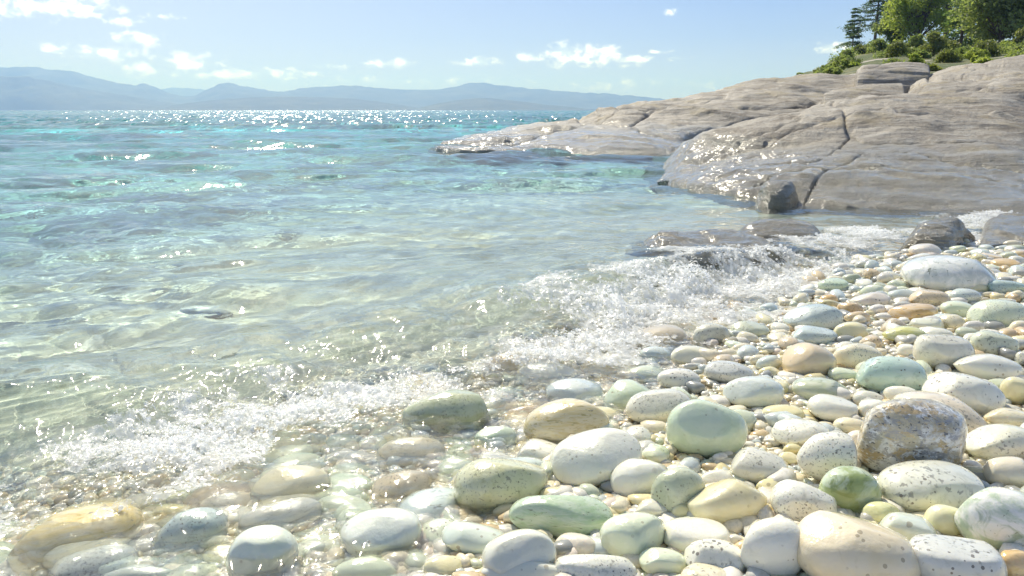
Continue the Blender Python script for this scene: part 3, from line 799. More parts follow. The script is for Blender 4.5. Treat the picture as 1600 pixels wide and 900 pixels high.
def rock(front, ridge, label, nu=160, nv=90, e=1.7, back=2.0, cracks=(), amp=.05, fs=1.0, seed=0, drop=.35, zf=None, strata=.02, name='rock_ledge', groove=.05, cat='rock', gw=7.0, taper=.16):
    """front: (px, py[, Y]) where the stone meets water or ground; ridge: (px, py, Y) on its skyline"""
    A = np.array([at_z(q[0], q[1], .03) if len(q) == 2 else at_y(*q) for q in front])
    B = np.array([at_z(*q) if q[2] < 1 else at_y(*q) for q in ridge])
    A = catmull(A, nu); B = catmull(B, nu)
    rows = [A + (A - B) * np.array([.12, .12, 0]) - np.array([0, 0, drop])]
    fs_ = np.linspace(0, 1, nv)
    for f in fs_:
        g = 1 - (1 - f) ** e
        q = A + (B - A) * f; q[:, 2] = A[:, 2] + (B[:, 2] - A[:, 2]) * g
        rows.append(q)
    dirv = (B - A); dirv[:, 2] = 0; dirv /= np.linalg.norm(dirv, axis=1)[:, None] + 1e-9
    for k in range(1, 13):
        t = k / 12
        q = B + dirv * back * t; q[:, 2] = B[:, 2] - (B[:, 2] + drop) * (t ** 2)
        rows.append(q)
    G = np.array(rows)                                  # rows x nu x 3
    du = np.gradient(G, axis=1); dv = np.gradient(G, axis=0)
    N = np.cross(du, dv); N /= np.linalg.norm(N, axis=2)[..., None] + 1e-9
    N[N[..., 2] < 0] *= -1
    x, y, z = G[..., 0], G[..., 1], G[..., 2]
    f1 = fs / 1.0
    d = amp * fbm(x * .55 * f1 + .2 * y * f1, y * .5 * f1 + z * .7 * f1, 5, seed, .42)
    # gently dipping sheets of granite that end in small steps
    d += amp * .30 * fbm(x * .45 * f1 + 3, z * 6.5 * f1 + y * .9 * f1 + .5 * perlin(x * .8, y * .8, seed + 60), 4, seed + 50, .55)
    ph = (z * 1.0 + .10 * x * f1 + .16 * fbm(x * .45 * f1, y * .45 * f1, 3, seed + 5)) / (.24 / f1)
    fr = ph - np.floor(ph)
    d += strata * (sst(0, .10, fr) - fr) * .6 * sst(-.35, .25, perlin(x * 1.3 * f1, y * 1.3 * f1, seed + 8))
    rid = np.abs(fbm(x * .35 * f1 + z, y * .6 * f1 - z, 2, seed + 11))
    d -= groove * .30 * np.exp(-(rid / .016) ** 2)
    d += amp * .12 * fbm(x * 5 * f1, y * 5 * f1, 4, seed + 40, .6)
    PX, PY = project(x, y, z)
    for cr_ in cracks:
        cr_ = np.array(cr_, float)
        wob = 2.0 * perlin(PX * .05, PY * .05, seed + 21)
        dd, _ = sdist(cr_, PX, PY + wob)
        d -= groove * np.exp(-(dd / gw * 2.2) ** 2) + groove * .55 * np.exp(-(np.maximum(dd, 0) / (gw * 2.2)) ** 2) * (dd > 0)
    G = G + N * d[..., None]
    ue = np.linspace(0, 1, nu); tp = sst(0, taper, ue) * sst(0, taper, 1 - ue)
    G[..., 2] = G[..., 2] * tp ** .6 - (drop * .6) * (1 - tp) ** 3
    if zf is not None: G[..., 2] = np.maximum(G[..., 2], zf)
    o = mesh_obj(name, G, gridfaces(*G.shape[:2]), MR)
    tag(o, label, cat); receivers.append(o)
    return o

rock([(1000, 268), (1040, 280), (1090, 291), (1140, 300), (1200, 307), (1260, 314), (1340, 319), (1450, 323), (1600, 325), (1800, 328)],
     [(1003, 266, 7.35), (1060, 236, 7.3), (1120, 209, 7.4), (1180, 187, 7.5), (1245, 170, 7.7), (1310, 156, 7.9), (1390, 150, 8.0), (1500, 151, 8.1), (1600, 153, 8.2), (1800, 148, 8.4)],
     'broad rounded granite ledge sloping into the water behind the pebbles, the nearest ledge', nu=300, nv=170, taper=.15, e=1.45, back=3,
     cracks=[[(1010, 268), (1090, 240), (1160, 215), (1250, 190)], [(1300, 160), (1318, 180), (1322, 200), (1350, 212), (1440, 215), (1620, 225)],
             [(1240, 262), (1290, 240), (1330, 205)], [(1350, 240), (1420, 236), (1500, 256), (1600, 268)], [(1255, 312), (1275, 285), (1300, 262), (1350, 240)],
             [(1120, 285), (1180, 262), (1235, 252)], [(1400, 180), (1500, 186), (1620, 196)], [(1045, 262), (1150, 226), (1270, 196), (1380, 176)], [(1180, 292), (1260, 268), (1380, 262), (1560, 282)], [(1330, 160), (1440, 168), (1600, 172)]],
     amp=.075, fs=1.0, seed=3, strata=.040, groove=.026, gw=4.5)
rock([(668, 231), (735, 236), (800, 236), (870, 237), (940, 237), (1010, 236), (1070, 234), (1140, 230), (1260, 226), (1420, 222)],
     [(672, 225, 11.6), (738, 211, 12.2), (800, 199, 13), (860, 193, 13.6), (905, 186, 14.2), (958, 167, 15), (1010, 157, 15.6), (1100, 145, 16.5), (1240, 121, 18), (1420, 108, 19)],
     'long low granite headland running out into the bay, behind the nearest ledge', nu=300, nv=150, taper=.03, e=1.35, back=5,
     cracks=[[(800, 224), (870, 206), (980, 198), (1010, 178), (1080, 160)], [(905, 188), (960, 190), (985, 196)], [(1140, 168), (1240, 172), (1275, 165)],
             [(1075, 212), (1180, 190), (1260, 182)], [(940, 170), (1010, 172), (1130, 150)], [(740, 226), (800, 216)], [(1000, 205), (1060, 215), (1110, 228)]],
     amp=.10, fs=.75, seed=14, strata=.065, groove=.07, gw=5)
rock([(1268, 172, 13.6), (1300, 172, 13.5), (1350, 168, 13.6), (1400, 158, 13.8), (1432, 146, 14)],
     [(1274, 153, 14.6), (1300, 140, 14.9), (1340, 136, 15), (1390, 132, 15.1), (1430, 130, 15.2)],
     'low rounded granite hump below the smooth boulder on the headland', nu=110, nv=50, e=2.6, back=1.5, amp=.05, fs=1.2, seed=22, strata=.03, groove=.04)
rock([(1326, 138, 16.2), (1350, 139, 16.1), (1400, 137, 16.1), (1440, 130, 16.2), (1468, 116, 16.5)],
     [(1331, 121, 17), (1352, 106, 17.3), (1400, 99, 17.5), (1440, 99, 17.5), (1466, 109, 17.3)],
     'smooth whale-backed granite boulder on top of the headland below the bushes', nu=110, nv=60, e=2.8, back=1.5, amp=.05, fs=1.1, seed=27, strata=.03, groove=.03, name='boulder', cat='boulder')
rock([(1405, 160, 11.5), (1450, 160, 11.3), (1500, 160, 11.2), (1560, 160, 11.1), (1620, 162, 11), (1820, 164, 11)],
     [(1412, 146, 15), (1450, 119, 17), (1500, 105, 17.6), (1550, 96, 18), (1600, 88, 18.4), (1820, 72, 19)],
     'high pale granite slope at the right edge below the trees', nu=160, nv=80, taper=.04, e=1.35, back=4,
     cracks=[[(1430, 150), (1500, 135), (1600, 122)], [(1450, 122), (1520, 116), (1610, 110)]], amp=.08, fs=.8, seed=33, strata=.04, groove=.07, gw=5)
rock([(1538, 157, 9.6), (1552, 160, 9.5), (1600, 163, 9.4), (1820, 168, 9.4)],
     [(1540, 136, 10.2), (1552, 130, 10.4), (1600, 124, 10.6), (1820, 116, 10.8)],
     'square-edged granite block at the right edge above the nearest ledge', nu=110, nv=50, e=3.0, back=1.2, amp=.03, fs=1.6, seed=37, strata=.02, groove=.03)
rock([(1165, 303), (1200, 317), (1240, 315), (1250, 300)], [(1172, 293, .10), (1200, 284, .14), (1234, 284, .14), (1248, 292, .10)],
     'small dark wet rounded rock at the waterline below the nearest ledge', nu=70, nv=36, e=1.8, taper=.34, back=.3, amp=.02, fs=2, seed=41, strata=.01, groove=.01, name='rock')
rock([(955, 396), (1020, 410), (1100, 411), (1200, 402), (1292, 388)], [(962, 388, .04), (1020, 368, .075), (1090, 360, .085), (1180, 362, .08), (1290, 374, .045)],
     'flat brown wet rock awash right behind the breaking wave', nu=130, nv=60, e=1.8, taper=.34, back=.35, amp=.035, fs=2.2, seed=45, strata=.02, groove=.02, name='rock')
rock([(1115, 362), (1180, 372), (1260, 371), (1315, 360)], [(1125, 352, .05), (1180, 345, .08), (1250, 344, .08), (1310, 354, .05)],
     'flat dark wet rock awash between the wave and the nearest ledge', nu=110, nv=50, e=1.8, taper=.34, back=.4, amp=.03, fs=2.2, seed=49, strata=.02, groove=.02, name='rock')
rock([(1392, 374), (1425, 386), (1475, 387), (1510, 374), (1526, 354)], [(1402, 366, .05), (1432, 349, .10), (1470, 341, .12), (1504, 343, .11), (1522, 350, .05)],
     'brown pitted wet rock surrounded by foam behind the huge marble stone', nu=110, nv=60, e=1.8, taper=.34, back=.35, amp=.04, fs=2.5, seed=53, strata=.02, groove=.02, name='rock')
rock([(1500, 380), (1545, 383), (1600, 380), (1780, 382)], [(1522, 350, .03), (1555, 336, .07), (1600, 330, .09), (1780, 326, .10)],
     'wet rock shelf at the right edge with water sheeting over it', nu=110, nv=60, e=1.8, taper=.34, back=.6, amp=.03, fs=2.2, seed=57, strata=.02, groove=.015, name='rock')
# ------------------------------------------------------------------ far mountains
def hill_mat(name, a, b, s):
    M = NT(name); p = M.n('ShaderNodeTexCoord').outputs['Object']
    c = M.mix(M.ramp(M.noise(p, s, 6, .6), .4, .65), C(*a), C(*b))
    M.l(c, M.b.inputs['Base Color']); M.b.inputs['Roughness'].default_value = .9
    return M.m
MH = hill_mat('wooded_mountain', (.045, .075, .05), (.085, .11, .075), .004)

def mountain(sky, dist, depth, seed):
    P = np.array([at_y(a, b, dist) for a, b in sky]); P = catmull(P, 260)
    n = 260; rows = []
    for f in np.linspace(0, 1, 30):
        q = P.copy(); q[:, 1] = dist - depth * (1 - f)
        q[:, 0] *= (q[:, 1] / dist)
        g = f ** .9
        q[:, 2] = P[:, 2] * g * (1 + .30 * (1 - f) * fbm(q[:, 0] / (depth * .35), q[:, 1] / (depth * .5), 4, seed)) - 8 * (1 - f)
        q[:, 2] += P[:, 2].mean() * .055 * fbm(P[:, 0] / 160, P[:, 0] * 0 + f * 6, 4, seed + 3) * f
        rows.append(q)
    for f in (.3, .6, 1.0):
        q = P.copy(); q[:, 1] = dist + depth * f; q[:, 2] = P[:, 2] * (1 - f) - 8 * f; rows.append(q)
    G = np.array(rows)
    o = mesh_obj('hills', G, gridfaces(*G.shape[:2]), MH); tag(o, kind='structure')
    return o
mountain([(-700, 150), (-300, 146), (0, 150), (220, 142), (275, 137), (330, 141), (420, 148), (520, 145), (640, 140), (760, 146), (900, 148), (1100, 158), (1400, 165), (1700, 150), (2200, 140)], 15000, 2500, 1)
mountain([(-700, 128), (-300, 116), (-100, 111), (0, 106), (40, 104), (75, 108), (110, 111), (160, 124), (205, 133), (228, 131), (262, 145), (300, 150), (330, 137), (354, 129), (380, 134), (437, 143), (480, 137), (550, 134), (600, 138), (680, 140), (745, 129), (785, 134), (830, 138), (900, 144), (960, 147), (1010, 152), (1100, 160), (1250, 171), (1500, 176)], 10500, 1800, 2)
mountain([(-700, 140), (-300, 126), (0, 119), (60, 123), (120, 136), (200, 150), (260, 160), (330, 169), (400, 176)], 8000, 1000, 3)
mountain([(220, 174), (260, 166), (310, 159), (360, 154), (420, 151), (500, 152), (560, 155), (620, 163), (665, 171), (700, 176)], 7000, 900, 4)
mountain([(630, 175), (665, 166), (705, 158), (755, 153), (800, 157), (850, 163), (900, 168), (945, 172), (990, 176)], 6500, 900, 5)

# ------------------------------------------------------------------ wooded slope on the headland
def slope_mat():
    M = NT('dry_grass_slope'); p = M.n('ShaderNodeTexCoord').outputs['Object']
    c = M.mix(M.ramp(M.noise(p, .22, 5, .65), .40, .62), C(.07, .10, .025), C(.15, .15, .055))
    c = M.mix(M.ramp(M.noise(p, .35, 4, .6), .60, .66), c, C(.42, .38, .31))
    M.l(c, M.b.inputs['Base Color']); M.b.inputs['Roughness'].default_value = .9
    M.bump(M.noise(p, 2.5, 5, .7), .3, .8)
    return M.m
prof = [(1150, 150), (1200, 140), (1238, 124), (1262, 117), (1290, 106), (1318, 90), (1340, 78), (1368, 70), (1410, 66), (1470, 70), (1530, 68), (1600, 60), (1750, 40), (2000, 20)]
def slope_pt(px, f):
    """f 0 at the rocks, 1 on the wooded crest"""
    ys = np.interp(px, [q[0] for q in prof], [q[1] for q in prof])
    yb = np.interp(px, [1150, 1240, 1330, 1460, 1600, 2000], [158, 138, 122, 118, 108, 80])
    Y = 26 * (150 / 26) ** f
    return at_y(px, yb + (ys - yb) * f ** 1.0, Y)
rows = []
pxs = np.linspace(1150, 2000, 170)
for f in np.linspace(0, 1, 60):
    rows.append([slope_pt(p_, f) for p_ in pxs])
rows = np.array(rows)
rows[..., 2] += (.012 * rows[..., 1]) * .5 * fbm(rows[..., 0] / 6, rows[..., 1] / 14, 4, 77) * np.linspace(0, 1, 60)[:, None]
last = rows[-1]
ext = []
for k in (1, 2, 3):
    q = last.copy(); q[:, 1] += 40 * k; q[:, 0] *= q[:, 1] / last[:, 1]; q[:, 2] = last[:, 2] * (1 - k / 3.0) - 3 * k / 3; ext.append(q)
b0 = rows[0].copy(); b0[:, 1] -= 5; b0[:, 2] = -1.5
lft = np.concatenate([[b0], rows, ext])
edge = lft[:, :1].copy(); edge[..., 0] -= 6; edge[..., 2] = -4
lft = np.concatenate([edge, lft], 1)
sl = mesh_obj('headland_slope', lft, gridfaces(*lft.shape[:2]), slope_mat()); tag(sl, kind='structure')

def leaf_mat(name, a, b, tr=.25):
    M = NT(name); at = M.n('ShaderNodeAttribute', attribute_name='tint')
    hs = M.n('ShaderNodeSeparateColor'); M.l(at.outputs['Color'], hs.inputs[0])
    M.l(M.mix(hs.outputs[0], C(*a), C(*b)), M.b.inputs['Base Color'])
    M.b.inputs['Roughness'].default_value = .55
    t = M.n('ShaderNodeBsdfTranslucent'); M.l(M.mix(hs.outputs[0], C(a[0] * 1.6, a[1] * 1.7, a[2]), C(b[0] * 1.6, b[1] * 1.7, b[2])), t.inputs['Color'])
    mx = M.n('ShaderNodeMixShader'); mx.inputs[0].default_value = tr
    M.l(M.b.outputs[0], mx.inputs[1]); M.l(t.outputs[0], mx.inputs[2]); M.l(mx.outputs[0], M.out.inputs['Surface'])
    return M.m
LM = {'pine': leaf_mat('pine_needles', (.06, .10, .05), (.14, .19, .085), .35),
      'fir': leaf_mat('fir_needles', (.07, .12, .035), (.17, .24, .07), .4),
      'broad': leaf_mat('broad_leaves', (.17, .22, .045), (.36, .39, .11), .55),
      'oak': leaf_mat('oak_leaves', (.14, .18, .06), (.29, .32, .13), .52),
      'scrub': leaf_mat('scrub_leaves', (.11, .14, .035), (.26, .27, .085), .4)}
bk = NT('bark'); pb = bk.n('ShaderNodeTexCoord').outputs['Object']
bk.l(bk.mix(bk.noise(pb, 9, 5, .6), C(.10, .075, .055), C(.22, .17, .13)), bk.b.inputs['Base Color']); bk.b.inputs['Roughness'].default_value = .9
BARK = bk.m

def tubes(segs, sides=7):
    V, Fc = [], []
    for (a, b, r0, r1) in segs:
        a, b = np.array(a, float), np.array(b, float); d = b - a; d /= np.linalg.norm(d) + 1e-9
        u = np.cross(d, [0.3, .9, .2]); u /= np.linalg.norm(u); w2 = np.cross(d, u); o0 = len(V)
        for c_, rr_ in ((a, r0), (b, r1)):
            for k in range(sides):
                t = 6.283 * k / sides; V.append(c_ + rr_ * (math.cos(t) * u + math.sin(t) * w2))
        for k in range(sides):
            Fc.append((o0 + k, o0 + (k + 1) % sides, o0 + sides + (k + 1) % sides, o0 + sides + k))
    return np.array(V), np.array(Fc)

def leaves(centers, size, r, flat=.0, tint=None, aspect=.5):
    n = len(centers)
    a = r.normal(size=(n, 3)); a[:, 2] *= (1 - flat); a /= np.linalg.norm(a, axis=1)[:, None]
    b = r.normal(size=(n, 3)); b -= (b * a).sum(1)[:, None] * a; b /= np.linalg.norm(b, axis=1)[:, None]
    s = size * r.uniform(.6, 1.3, (n, 1))
    V = np.stack([centers - a * s, centers + b * s * aspect, centers + a * s, centers - b * s * aspect], 1).reshape(-1, 3)
    Fc = np.arange(4 * n).reshape(n, 4)
    t = r.uniform(0, 1, n) if tint is None else np.clip(tint + r.normal(0, .18, n), 0, 1)
    col = np.repeat(np.stack([t, t, t], 1), 4, 0)
    return V, Fc, col

def plant_root(name, px, py, Y, label, cat, group=None):
    o = bpy.data.objects.new(name, None); COL.objects.link(o); o.location = at_y(px, py, Y); o.empty_display_size = .5
    tag(o, label, cat, group); return o

def broad_tree(px, py, Y, h, w_, kind, seed, label, name='broadleaf_tree', n=9000, trunk=.3, lobes=26, group=None, cat='tree', size=.22):
    root = plant_root(name, px, py, Y, label, cat, group); r = np.random.RandomState(seed)
    th = h * trunk
    cs, segs = [], [((0, 0, -.6), (r.normal(0, .1), r.normal(0, .1), th), h * .028, h * .02)]
    top = np.array(segs[0][1])
    C_, T_ = [], []
    for k in range(lobes):
        zt = r.uniform(0, 1) ** .8
        rad = w_ * .62 * min(1, (zt + .18) * 2.3) * (1.03 - zt) ** .7
        an = r.uniform(0, 6.283); rr_ = rad * r.uniform(.25, .85)
        c_ = np.array([rr_ * math.cos(an), rr_ * math.sin(an), th * .75 + (h - th * .75) * (.06 + .88 * zt)])
        segs.append((top * r.uniform(.5, 1), c_, h * .010, h * .003))
        ls = w_ * r.uniform(.13, .24)
        m = int(n / lobes * r.uniform(.6, 1.4))
        q = r.normal(size=(m, 3)); q /= np.linalg.norm(q, axis=1)[:, None]
        q *= (r.uniform(.15, 1, (m, 1)) ** .45)
        q = q * np.array([ls, ls, ls * .72]) * (1 + .25 * np.sin(q[:, :1] * 9 + k))
        C_.append(c_ + q); T_.append(np.full(m, r.uniform(.2, .75)))
    C_ = np.vstack(C_); T_ = np.concatenate(T_)
    V, Fc = tubes(segs); mesh_obj('trunk', V, Fc, BARK, root)
    V, Fc, col = leaves(C_, size, r, .2, T_, .55)
    mesh_obj('crown', V, Fc, LM[kind], root, smooth=False, colors=col)
    return root

def pine_tree(px, py, Y, h, w_, kind, seed, label, bare=.3, tiers=13, n=5200, name='pine_tree', droop=.1, size=.20, irregular=.5):
    root = plant_root(name, px, py, Y, label, 'tree'); r = np.random.RandomState(seed)
    bend = r.normal(0, .02, 2) * h
    segs = []; prev = np.array([0, 0, -.6]); K = 7
    cen = lambda f: np.array([bend[0] * f * f, bend[1] * f * f, f * h])
    for k in range(1, K + 1):
        f = k / K; q = cen(f); segs.append((prev, q, h * .020 * (1.05 - (k - 1) / K), h * .020 * (1.05 - f))); prev = q
    C_, T_ = [], []
    for t in range(tiers):
        f = bare + (1 - bare) * (t + r.uniform(.1, .7)) / tiers
        L_ = w_ * .5 * ((1 - f) / (1 - bare)) ** .75 * r.uniform(1 - irregular, 1.15) + .05 * w_
        nb = r.randint(4, 7)
        for k in range(nb):
            an = 6.283 * k / nb + r.uniform(-.5, .5); l = L_ * r.uniform(.6, 1.1)
            a = cen(min(f, .995)); d = np.array([math.cos(an), math.sin(an), r.uniform(-.25, .15) - droop])
            b = a + d * l; segs.append((a, b, h * .005, h * .0015))
            m = int(n / tiers / nb)
            u = r.uniform(.25, 1.05, m)[:, None]
            q = a + (b - a) * u + r.normal(size=(m, 3)) * np.array([.16, .16, .07]) * (l * .5 + .35) + np.array([0, 0, .10])
            C_.append(q); T_.append(np.full(m, r.uniform(.15, .8)))
    C_ = np.vstack(C_); T_ = np.concatenate(T_)
    V, Fc = tubes(segs, 6); mesh_obj('trunk', V, Fc, BARK, root)
    V, Fc, col = leaves(C_, size, r, .5, T_, .32)
    mesh_obj('crown', V, Fc, LM[kind], root, smooth=False, colors=col)
    return root

def at_slope(px, f):
    q = slope_pt(px, f)
    return q[1]
def ypx(px, f):
    q = slope_pt(px, f); _, b = project(q[0], q[1], q[2]); return float(b)
def T(fn, px, f, hpx, wpx, *a, **k):
    Y = at_slope(px, f); s = Y / F
    return fn(px, ypx(px, f) + 1, Y, hpx * s, wpx * s, *a, **k)

T(pine_tree, 1331, 1.0, 66, 54, 'pine', 4, 'small spindly pine standing alone at the left end of the wood', bare=.16, tiers=11, n=4600, irregular=.6)
T(pine_tree, 1366, .97, 118, 78, 'pine', 5, 'tall dark pine with a bare lower trunk right of the small spindly pine', bare=.26, tiers=13, n=7500, irregular=.6)
T(pine_tree, 1392, .99, 120, 56, 'pine', 6, 'thin crowned pine between the tall dark pine and the bright leafy trees', bare=.35, tiers=11, n=3600)
T(broad_tree, 1392, .93, 60, 60, 'oak', 11, 'grey-green bushy tree under the two tall pines', n=6500, trunk=.15)
T(broad_tree, 1432, .90, 135, 100, 'broad', 12, 'large bright green leafy tree in the middle of the wood', n=15000, trunk=.12, lobes=44)
T(broad_tree, 1476, .95, 140, 84, 'broad', 13, 'second bright green leafy tree, partly behind the dark fir', n=12000, trunk=.2, lobes=36)
T(pine_tree, 1500, .80, 128, 74, 'fir', 14, 'dark green fir tree with branches down to the ground', bare=.04, tiers=18, n=9500, name='fir_tree', droop=.25, irregular=.25)
T(broad_tree, 1562, .74, 118, 150, 'oak', 15, 'wide grey-green oak with a visible dark trunk near the right edge', n=19000, trunk=.20, lobes=54)
T(pine_tree, 1528, .97, 150, 96, 'fir', 16, 'dark tall fir filling the gap behind the other fir and the oak', bare=.06, tiers=18, n=9000, name='fir_tree', droop=.2, irregular=.4)
T(pine_tree, 1622, .85, 150, 100, 'fir', 17, 'dark fir at the right edge behind the oak', bare=.06, tiers=18, n=9000, name='fir_tree', droop=.2, irregular=.4)
T(broad_tree, 1604, .66, 34, 40, 'scrub', 18, 'yellow-green young tree cut by the right edge of the view', name='young_tree', n=3000, trunk=.1, lobes=12, size=.12)
BU = [(1322, .52, 24, 48, 'oak', 'dark green round bush on the skyline left of the wood'), (1251, .55, 14, 22, 'oak', 'lone small bush at the left tip of the headland'),
      (1344, .80, 16, 30, 'scrub', 'small green bush below the spindly pine'), (1372, .70, 20, 40, 'oak', 'grey-green scrub below the tall dark pine'),
      (1402, .58, 22, 44, 'scrub', 'yellow-green bush right above the smooth boulder'), (1430, .70, 26, 40, 'oak', 'dark shrub at the foot of the bright leafy tree'),
      (1458, .62, 34, 52, 'scrub', 'bright yellow-green bush left of the dark fir'), (1478, .40, 14, 52, 'scrub', 'low olive bush between the smooth boulder and the fir'),
      (1540, .52, 20, 56, 'scrub', 'low green bush in front of the oak trunk'), (1600, .48, 14, 50, 'oak', 'dark low shrub at the right edge above the granite slope'),
      (1286, .60, 10, 34, 'scrub', 'thin strip of scrub between the lone small bush and the round bush'), (1508, .55, 14, 44, 'oak', 'dark shrub at the foot of the fir')]
for i, (px, f, h_, w_, k, lb) in enumerate(BU):
    T(broad_tree, px, f, h_, w_, k, 40 + i, lb, name='bush', n=2600, trunk=.05, lobes=14, cat='bush', group='bushes below the wood', size=.085 if f < .6 else .12)

sr = np.random.RandomState(21)
for k in range(34):
    px = sr.uniform(1290, 1640); f = sr.uniform(.10, .95)
    T(broad_tree, px, f, sr.uniform(4, 10) + 16 * sr.rand() ** 3, sr.uniform(16, 62), sr.choice(['scrub', 'oak', 'broad']), 80 + k, 'low tangled scrub on the grassy slope between the granite and the trees', name='bush', n=1100, trunk=.03, lobes=12, cat='bush', group='scrub on the slope', size=.05 + .09 * f)
# ------------------------------------------------------------------ foam of the breaking wave
def foam_mat(clear=.42, name='sea_foam'):
    M = NT(name); p = M.n('ShaderNodeTexCoord').outputs['Object']
    M.b.inputs['Base Color'].default_value = C(.95, .96, .96); M.b.inputs['Roughness'].default_value = .2
    t = M.n('ShaderNodeBsdfTranslucent'); t.inputs['Color'].default_value = C(.97, .98, .98)
    mx = M.n('ShaderNodeMixShader'); mx.inputs[0].default_value = .5
    M.l(M.b.outputs[0], mx.inputs[1]); M.l(t.outputs[0], mx.inputs[2])
    tr = M.n('ShaderNodeBsdfTransparent'); m2 = M.n('ShaderNodeMixShader'); m2.inputs[0].default_value = clear
    M.l(mx.outputs[0], m2.inputs[1]); M.l(tr.outputs[0], m2.inputs[2]); M.l(m2.outputs[0], M.out.inputs['Surface'])
    return M.m
MF, MFF = foam_mat(), foam_mat(.48, 'milky_film')
VV, FF, SV, SF, KV, KF = [], [], [], [], [], []
def foam(line, n_u, PXS, AMT, WID, HGT, nb, seed=9):
    r = np.random.RandomState(seed)
    P = catmull(np.column_stack([line, np.zeros(len(line))]), n_u)[:, :2]
    T_ = np.gradient(P, axis=0); T_ /= np.linalg.norm(T_, axis=1)[:, None]; Nn = np.column_stack([T_[:, 1], -T_[:, 0]])
    PX, _ = project(P[:, 0], P[:, 1], P[:, 0] * 0)
    amt = np.interp(PX, PXS, AMT); wid = np.interp(PX, PXS, WID); hgt = np.interp(PX, PXS, HGT)
    # crumpled lacy sheets of water and air
    for layer in range(3):
        m = 190
        v = np.linspace(-1.5, 1.0, m)
        x = P[:, :1] + Nn[:, :1] * (v[None] * wid[:, None]); y = P[:, 1:] + Nn[:, 1:] * (v[None] * wid[:, None])
        sd_ = 100 + layer * 13
        x = x + .012 * perlin(x * 30, y * 30, sd_) ; y = y + .012 * perlin(x * 30, y * 30, sd_ + 1)
        z, _ = water(x, y)
        lump = np.maximum(fbm(x * 5, y * 5, 3, 92) + .38, 0)
        bell = np.exp(-((v[None] + .15) / .55) ** 2)
        z = z + hgt[:, None] * bell * lump * ((layer + .6) / 3) + .0060 * fbm(x * 24, y * 24, 3, sd_ + 2) + .003
        lx, ly = x + .02 * perlin(x * 16, y * 16, sd_ + 7), y + .02 * perlin(x * 16, y * 16, sd_ + 8)
        lace = np.abs(fbm(lx * 36, ly * 28, 3, sd_ + 3, .55))
        clump = fbm(x * 6, y * 6, 4, 90) + .35 * fbm(x * 18, y * 18, 2, sd_ + 5)
        dens = clump + 1.12 * amt[:, None] - .62 * np.abs(v[None] + .1) - .22
        if layer == 0:
            veil = (dens + .35 * fbm(x * 60, y * 50, 2, sd_ + 9) > .16) & (np.abs(fbm(x * 30, y * 24, 2, sd_ + 10)) > .05)
            q = gridfaces(n_u, m); q = q[veil.ravel()[q].sum(1) >= 3]; u, inv = np.unique(q, return_inverse=True)
            KF.append(inv.reshape(q.shape) + sum(len(a) for a in KV)); KV.append(np.stack([x, y, z + .002], -1).reshape(-1, 3)[u])
        keep = lace < .04 + .25 * np.clip(dens, 0, 1)
        keep &= dens > .02
        q = gridfaces(n_u, m); k = keep.ravel()
        q = q[k[q].sum(1) >= 3]
        u, inv = np.unique(q, return_inverse=True)
        VV.append(np.stack([x, y, z], -1).reshape(-1, 3)[u]); FF.append(inv.reshape(q.shape) + sum(len(a) for a in VV[:-1]))
    # spray: beads of water thrown up by the break
    n = nb
    i = r.randint(0, n_u, n); v = np.clip(r.normal(-.15, .5, n), -1.6, 1.1)
    x = P[i, 0] + Nn[i, 0] * v * wid[i]; y = P[i, 1] + Nn[i, 1] * v * wid[i]
    clump = fbm(x * 6, y * 6, 4, 90)
    keep = (clump + amt[i] - .55 * np.abs(v + .1) > .35) & (r.rand(n) < amt[i])
    x, y, v, i = x[keep], y[keep], v[keep], i[keep]
    z, _ = water(x, y); m = len(x)
    lump = np.maximum(fbm(x * 5, y * 5, 3, 92) + .38, 0)
    z = z + hgt[i] * np.exp(-((v + .15) / .55) ** 2) * lump * (.4 + .9 * r.rand(m)) + .002 + .008 * r.rand(m) ** 3
    rad = (.0011 + .0034 * r.rand(m) ** 4) * (1 + .3 * (np.hypot(x, y) - 1.2))
    v0, f0 = ICO[1]
    V = v0[None] * rad[:, None, None] + np.stack([x, y, z], -1)[:, None, :]
    Fc = (f0[None] + (np.arange(m) * len(v0))[:, None, None]).reshape(-1, 3)
    SF.append(Fc + sum(len(a) for a in SV)); SV.append(V.reshape(-1, 3))
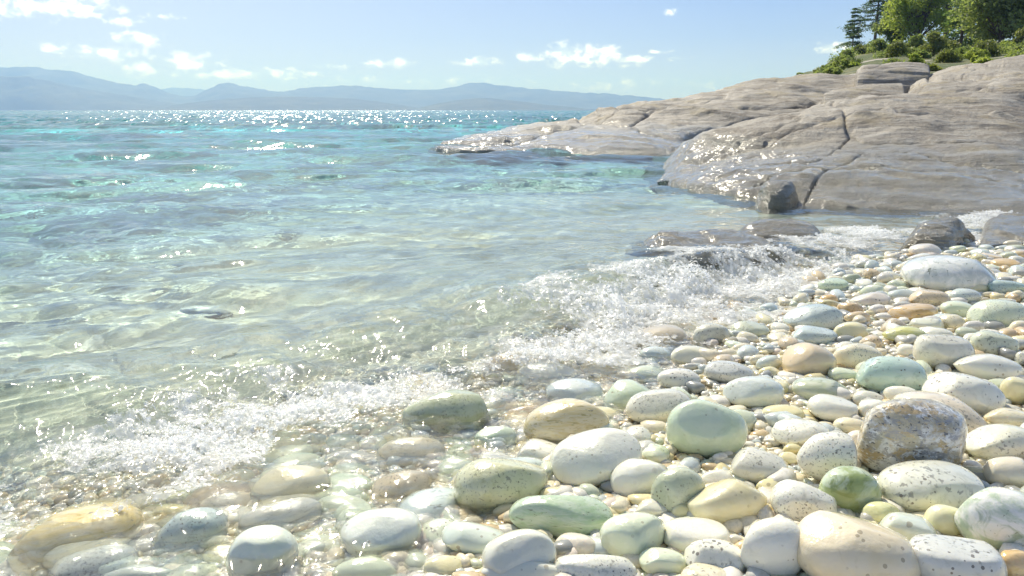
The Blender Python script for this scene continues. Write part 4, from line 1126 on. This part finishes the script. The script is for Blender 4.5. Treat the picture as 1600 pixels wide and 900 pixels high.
foam(FOAML, 2600, [-200, 40, 120, 210, 300, 420, 520, 640, 760, 850, 950, 1060, 1200, 1340], [.2, .45, .7, .85, 1.0, .9, .65, .7, .45, .65, .95, 1.0, .9, .5],
     [.12, .14, .14, .14, .14, .13, .11, .10, .11, .12, .22, .25, .24, .17], [.012, .014, .016, .017, .018, .017, .016, .016, .018, .024, .05, .085, .065, .025], 9000)
foam(poly([(1255, 400), (1310, 376), (1350, 364), (1395, 362), (1440, 378), (1500, 384), (1530, 368)], .01), 700, [1255, 1340, 1440, 1530], [.75, .9, .8, .5], [.13, .16, .12, .10], [.025, .03, .02, .015], 1500, 19)
foam(poly([(1490, 352), (1540, 338), (1600, 330), (1680, 326)], .01), 500, [1490, 1560, 1680], [.6, .8, .8], [.16, .2, .2], [.02, .025, .02], 800, 29)
tag(mesh_obj('sea_foam', np.vstack(VV), np.vstack(FF), MF), 'white foam churned up along the little breaking wave', 'foam', kind='stuff')
tag(mesh_obj('foam_film', np.vstack(KV), np.vstack(KF), MFF), 'milky film of froth spread under the white foam', 'foam', kind='stuff')
tag(mesh_obj('spray', np.vstack(SV), np.vstack(SF), MF), 'beads of white spray over the breaking wave', 'spray', kind='stuff')

# ------------------------------------------------------------------ the air
def haze():
    v = [(x, y, z) for x in (-16000, 16000) for y in (-60, 19000) for z in (-9, 660)]
    f = [(0, 1, 3, 2), (4, 6, 7, 5), (0, 4, 5, 1), (2, 3, 7, 6), (0, 2, 6, 4), (1, 5, 7, 3)]
    o = mesh_obj('haze', v, f, None, smooth=False)
    m = bpy.data.materials.new('haze'); m.use_nodes = True; t = m.node_tree
    t.nodes.remove(t.nodes['Principled BSDF'])
    n = t.nodes.new('ShaderNodeVolumePrincipled'); n.inputs['Color'].default_value = C(.25, .45, 1.0); n.inputs['Density'].default_value = HAZE; n.inputs['Absorption Color'].default_value = C(.62, .83, 1)
    n.inputs['Anisotropy'].default_value = .3
    t.links.new(n.outputs[0], t.nodes['Material Output'].inputs['Volume']); o.data.materials.append(m)
    tag(o, 'pale blue air over the bay', 'haze', kind='stuff')
HAZE = 1.5e-4
haze()


for o in receivers: o.cycles.is_caustics_receiver = True
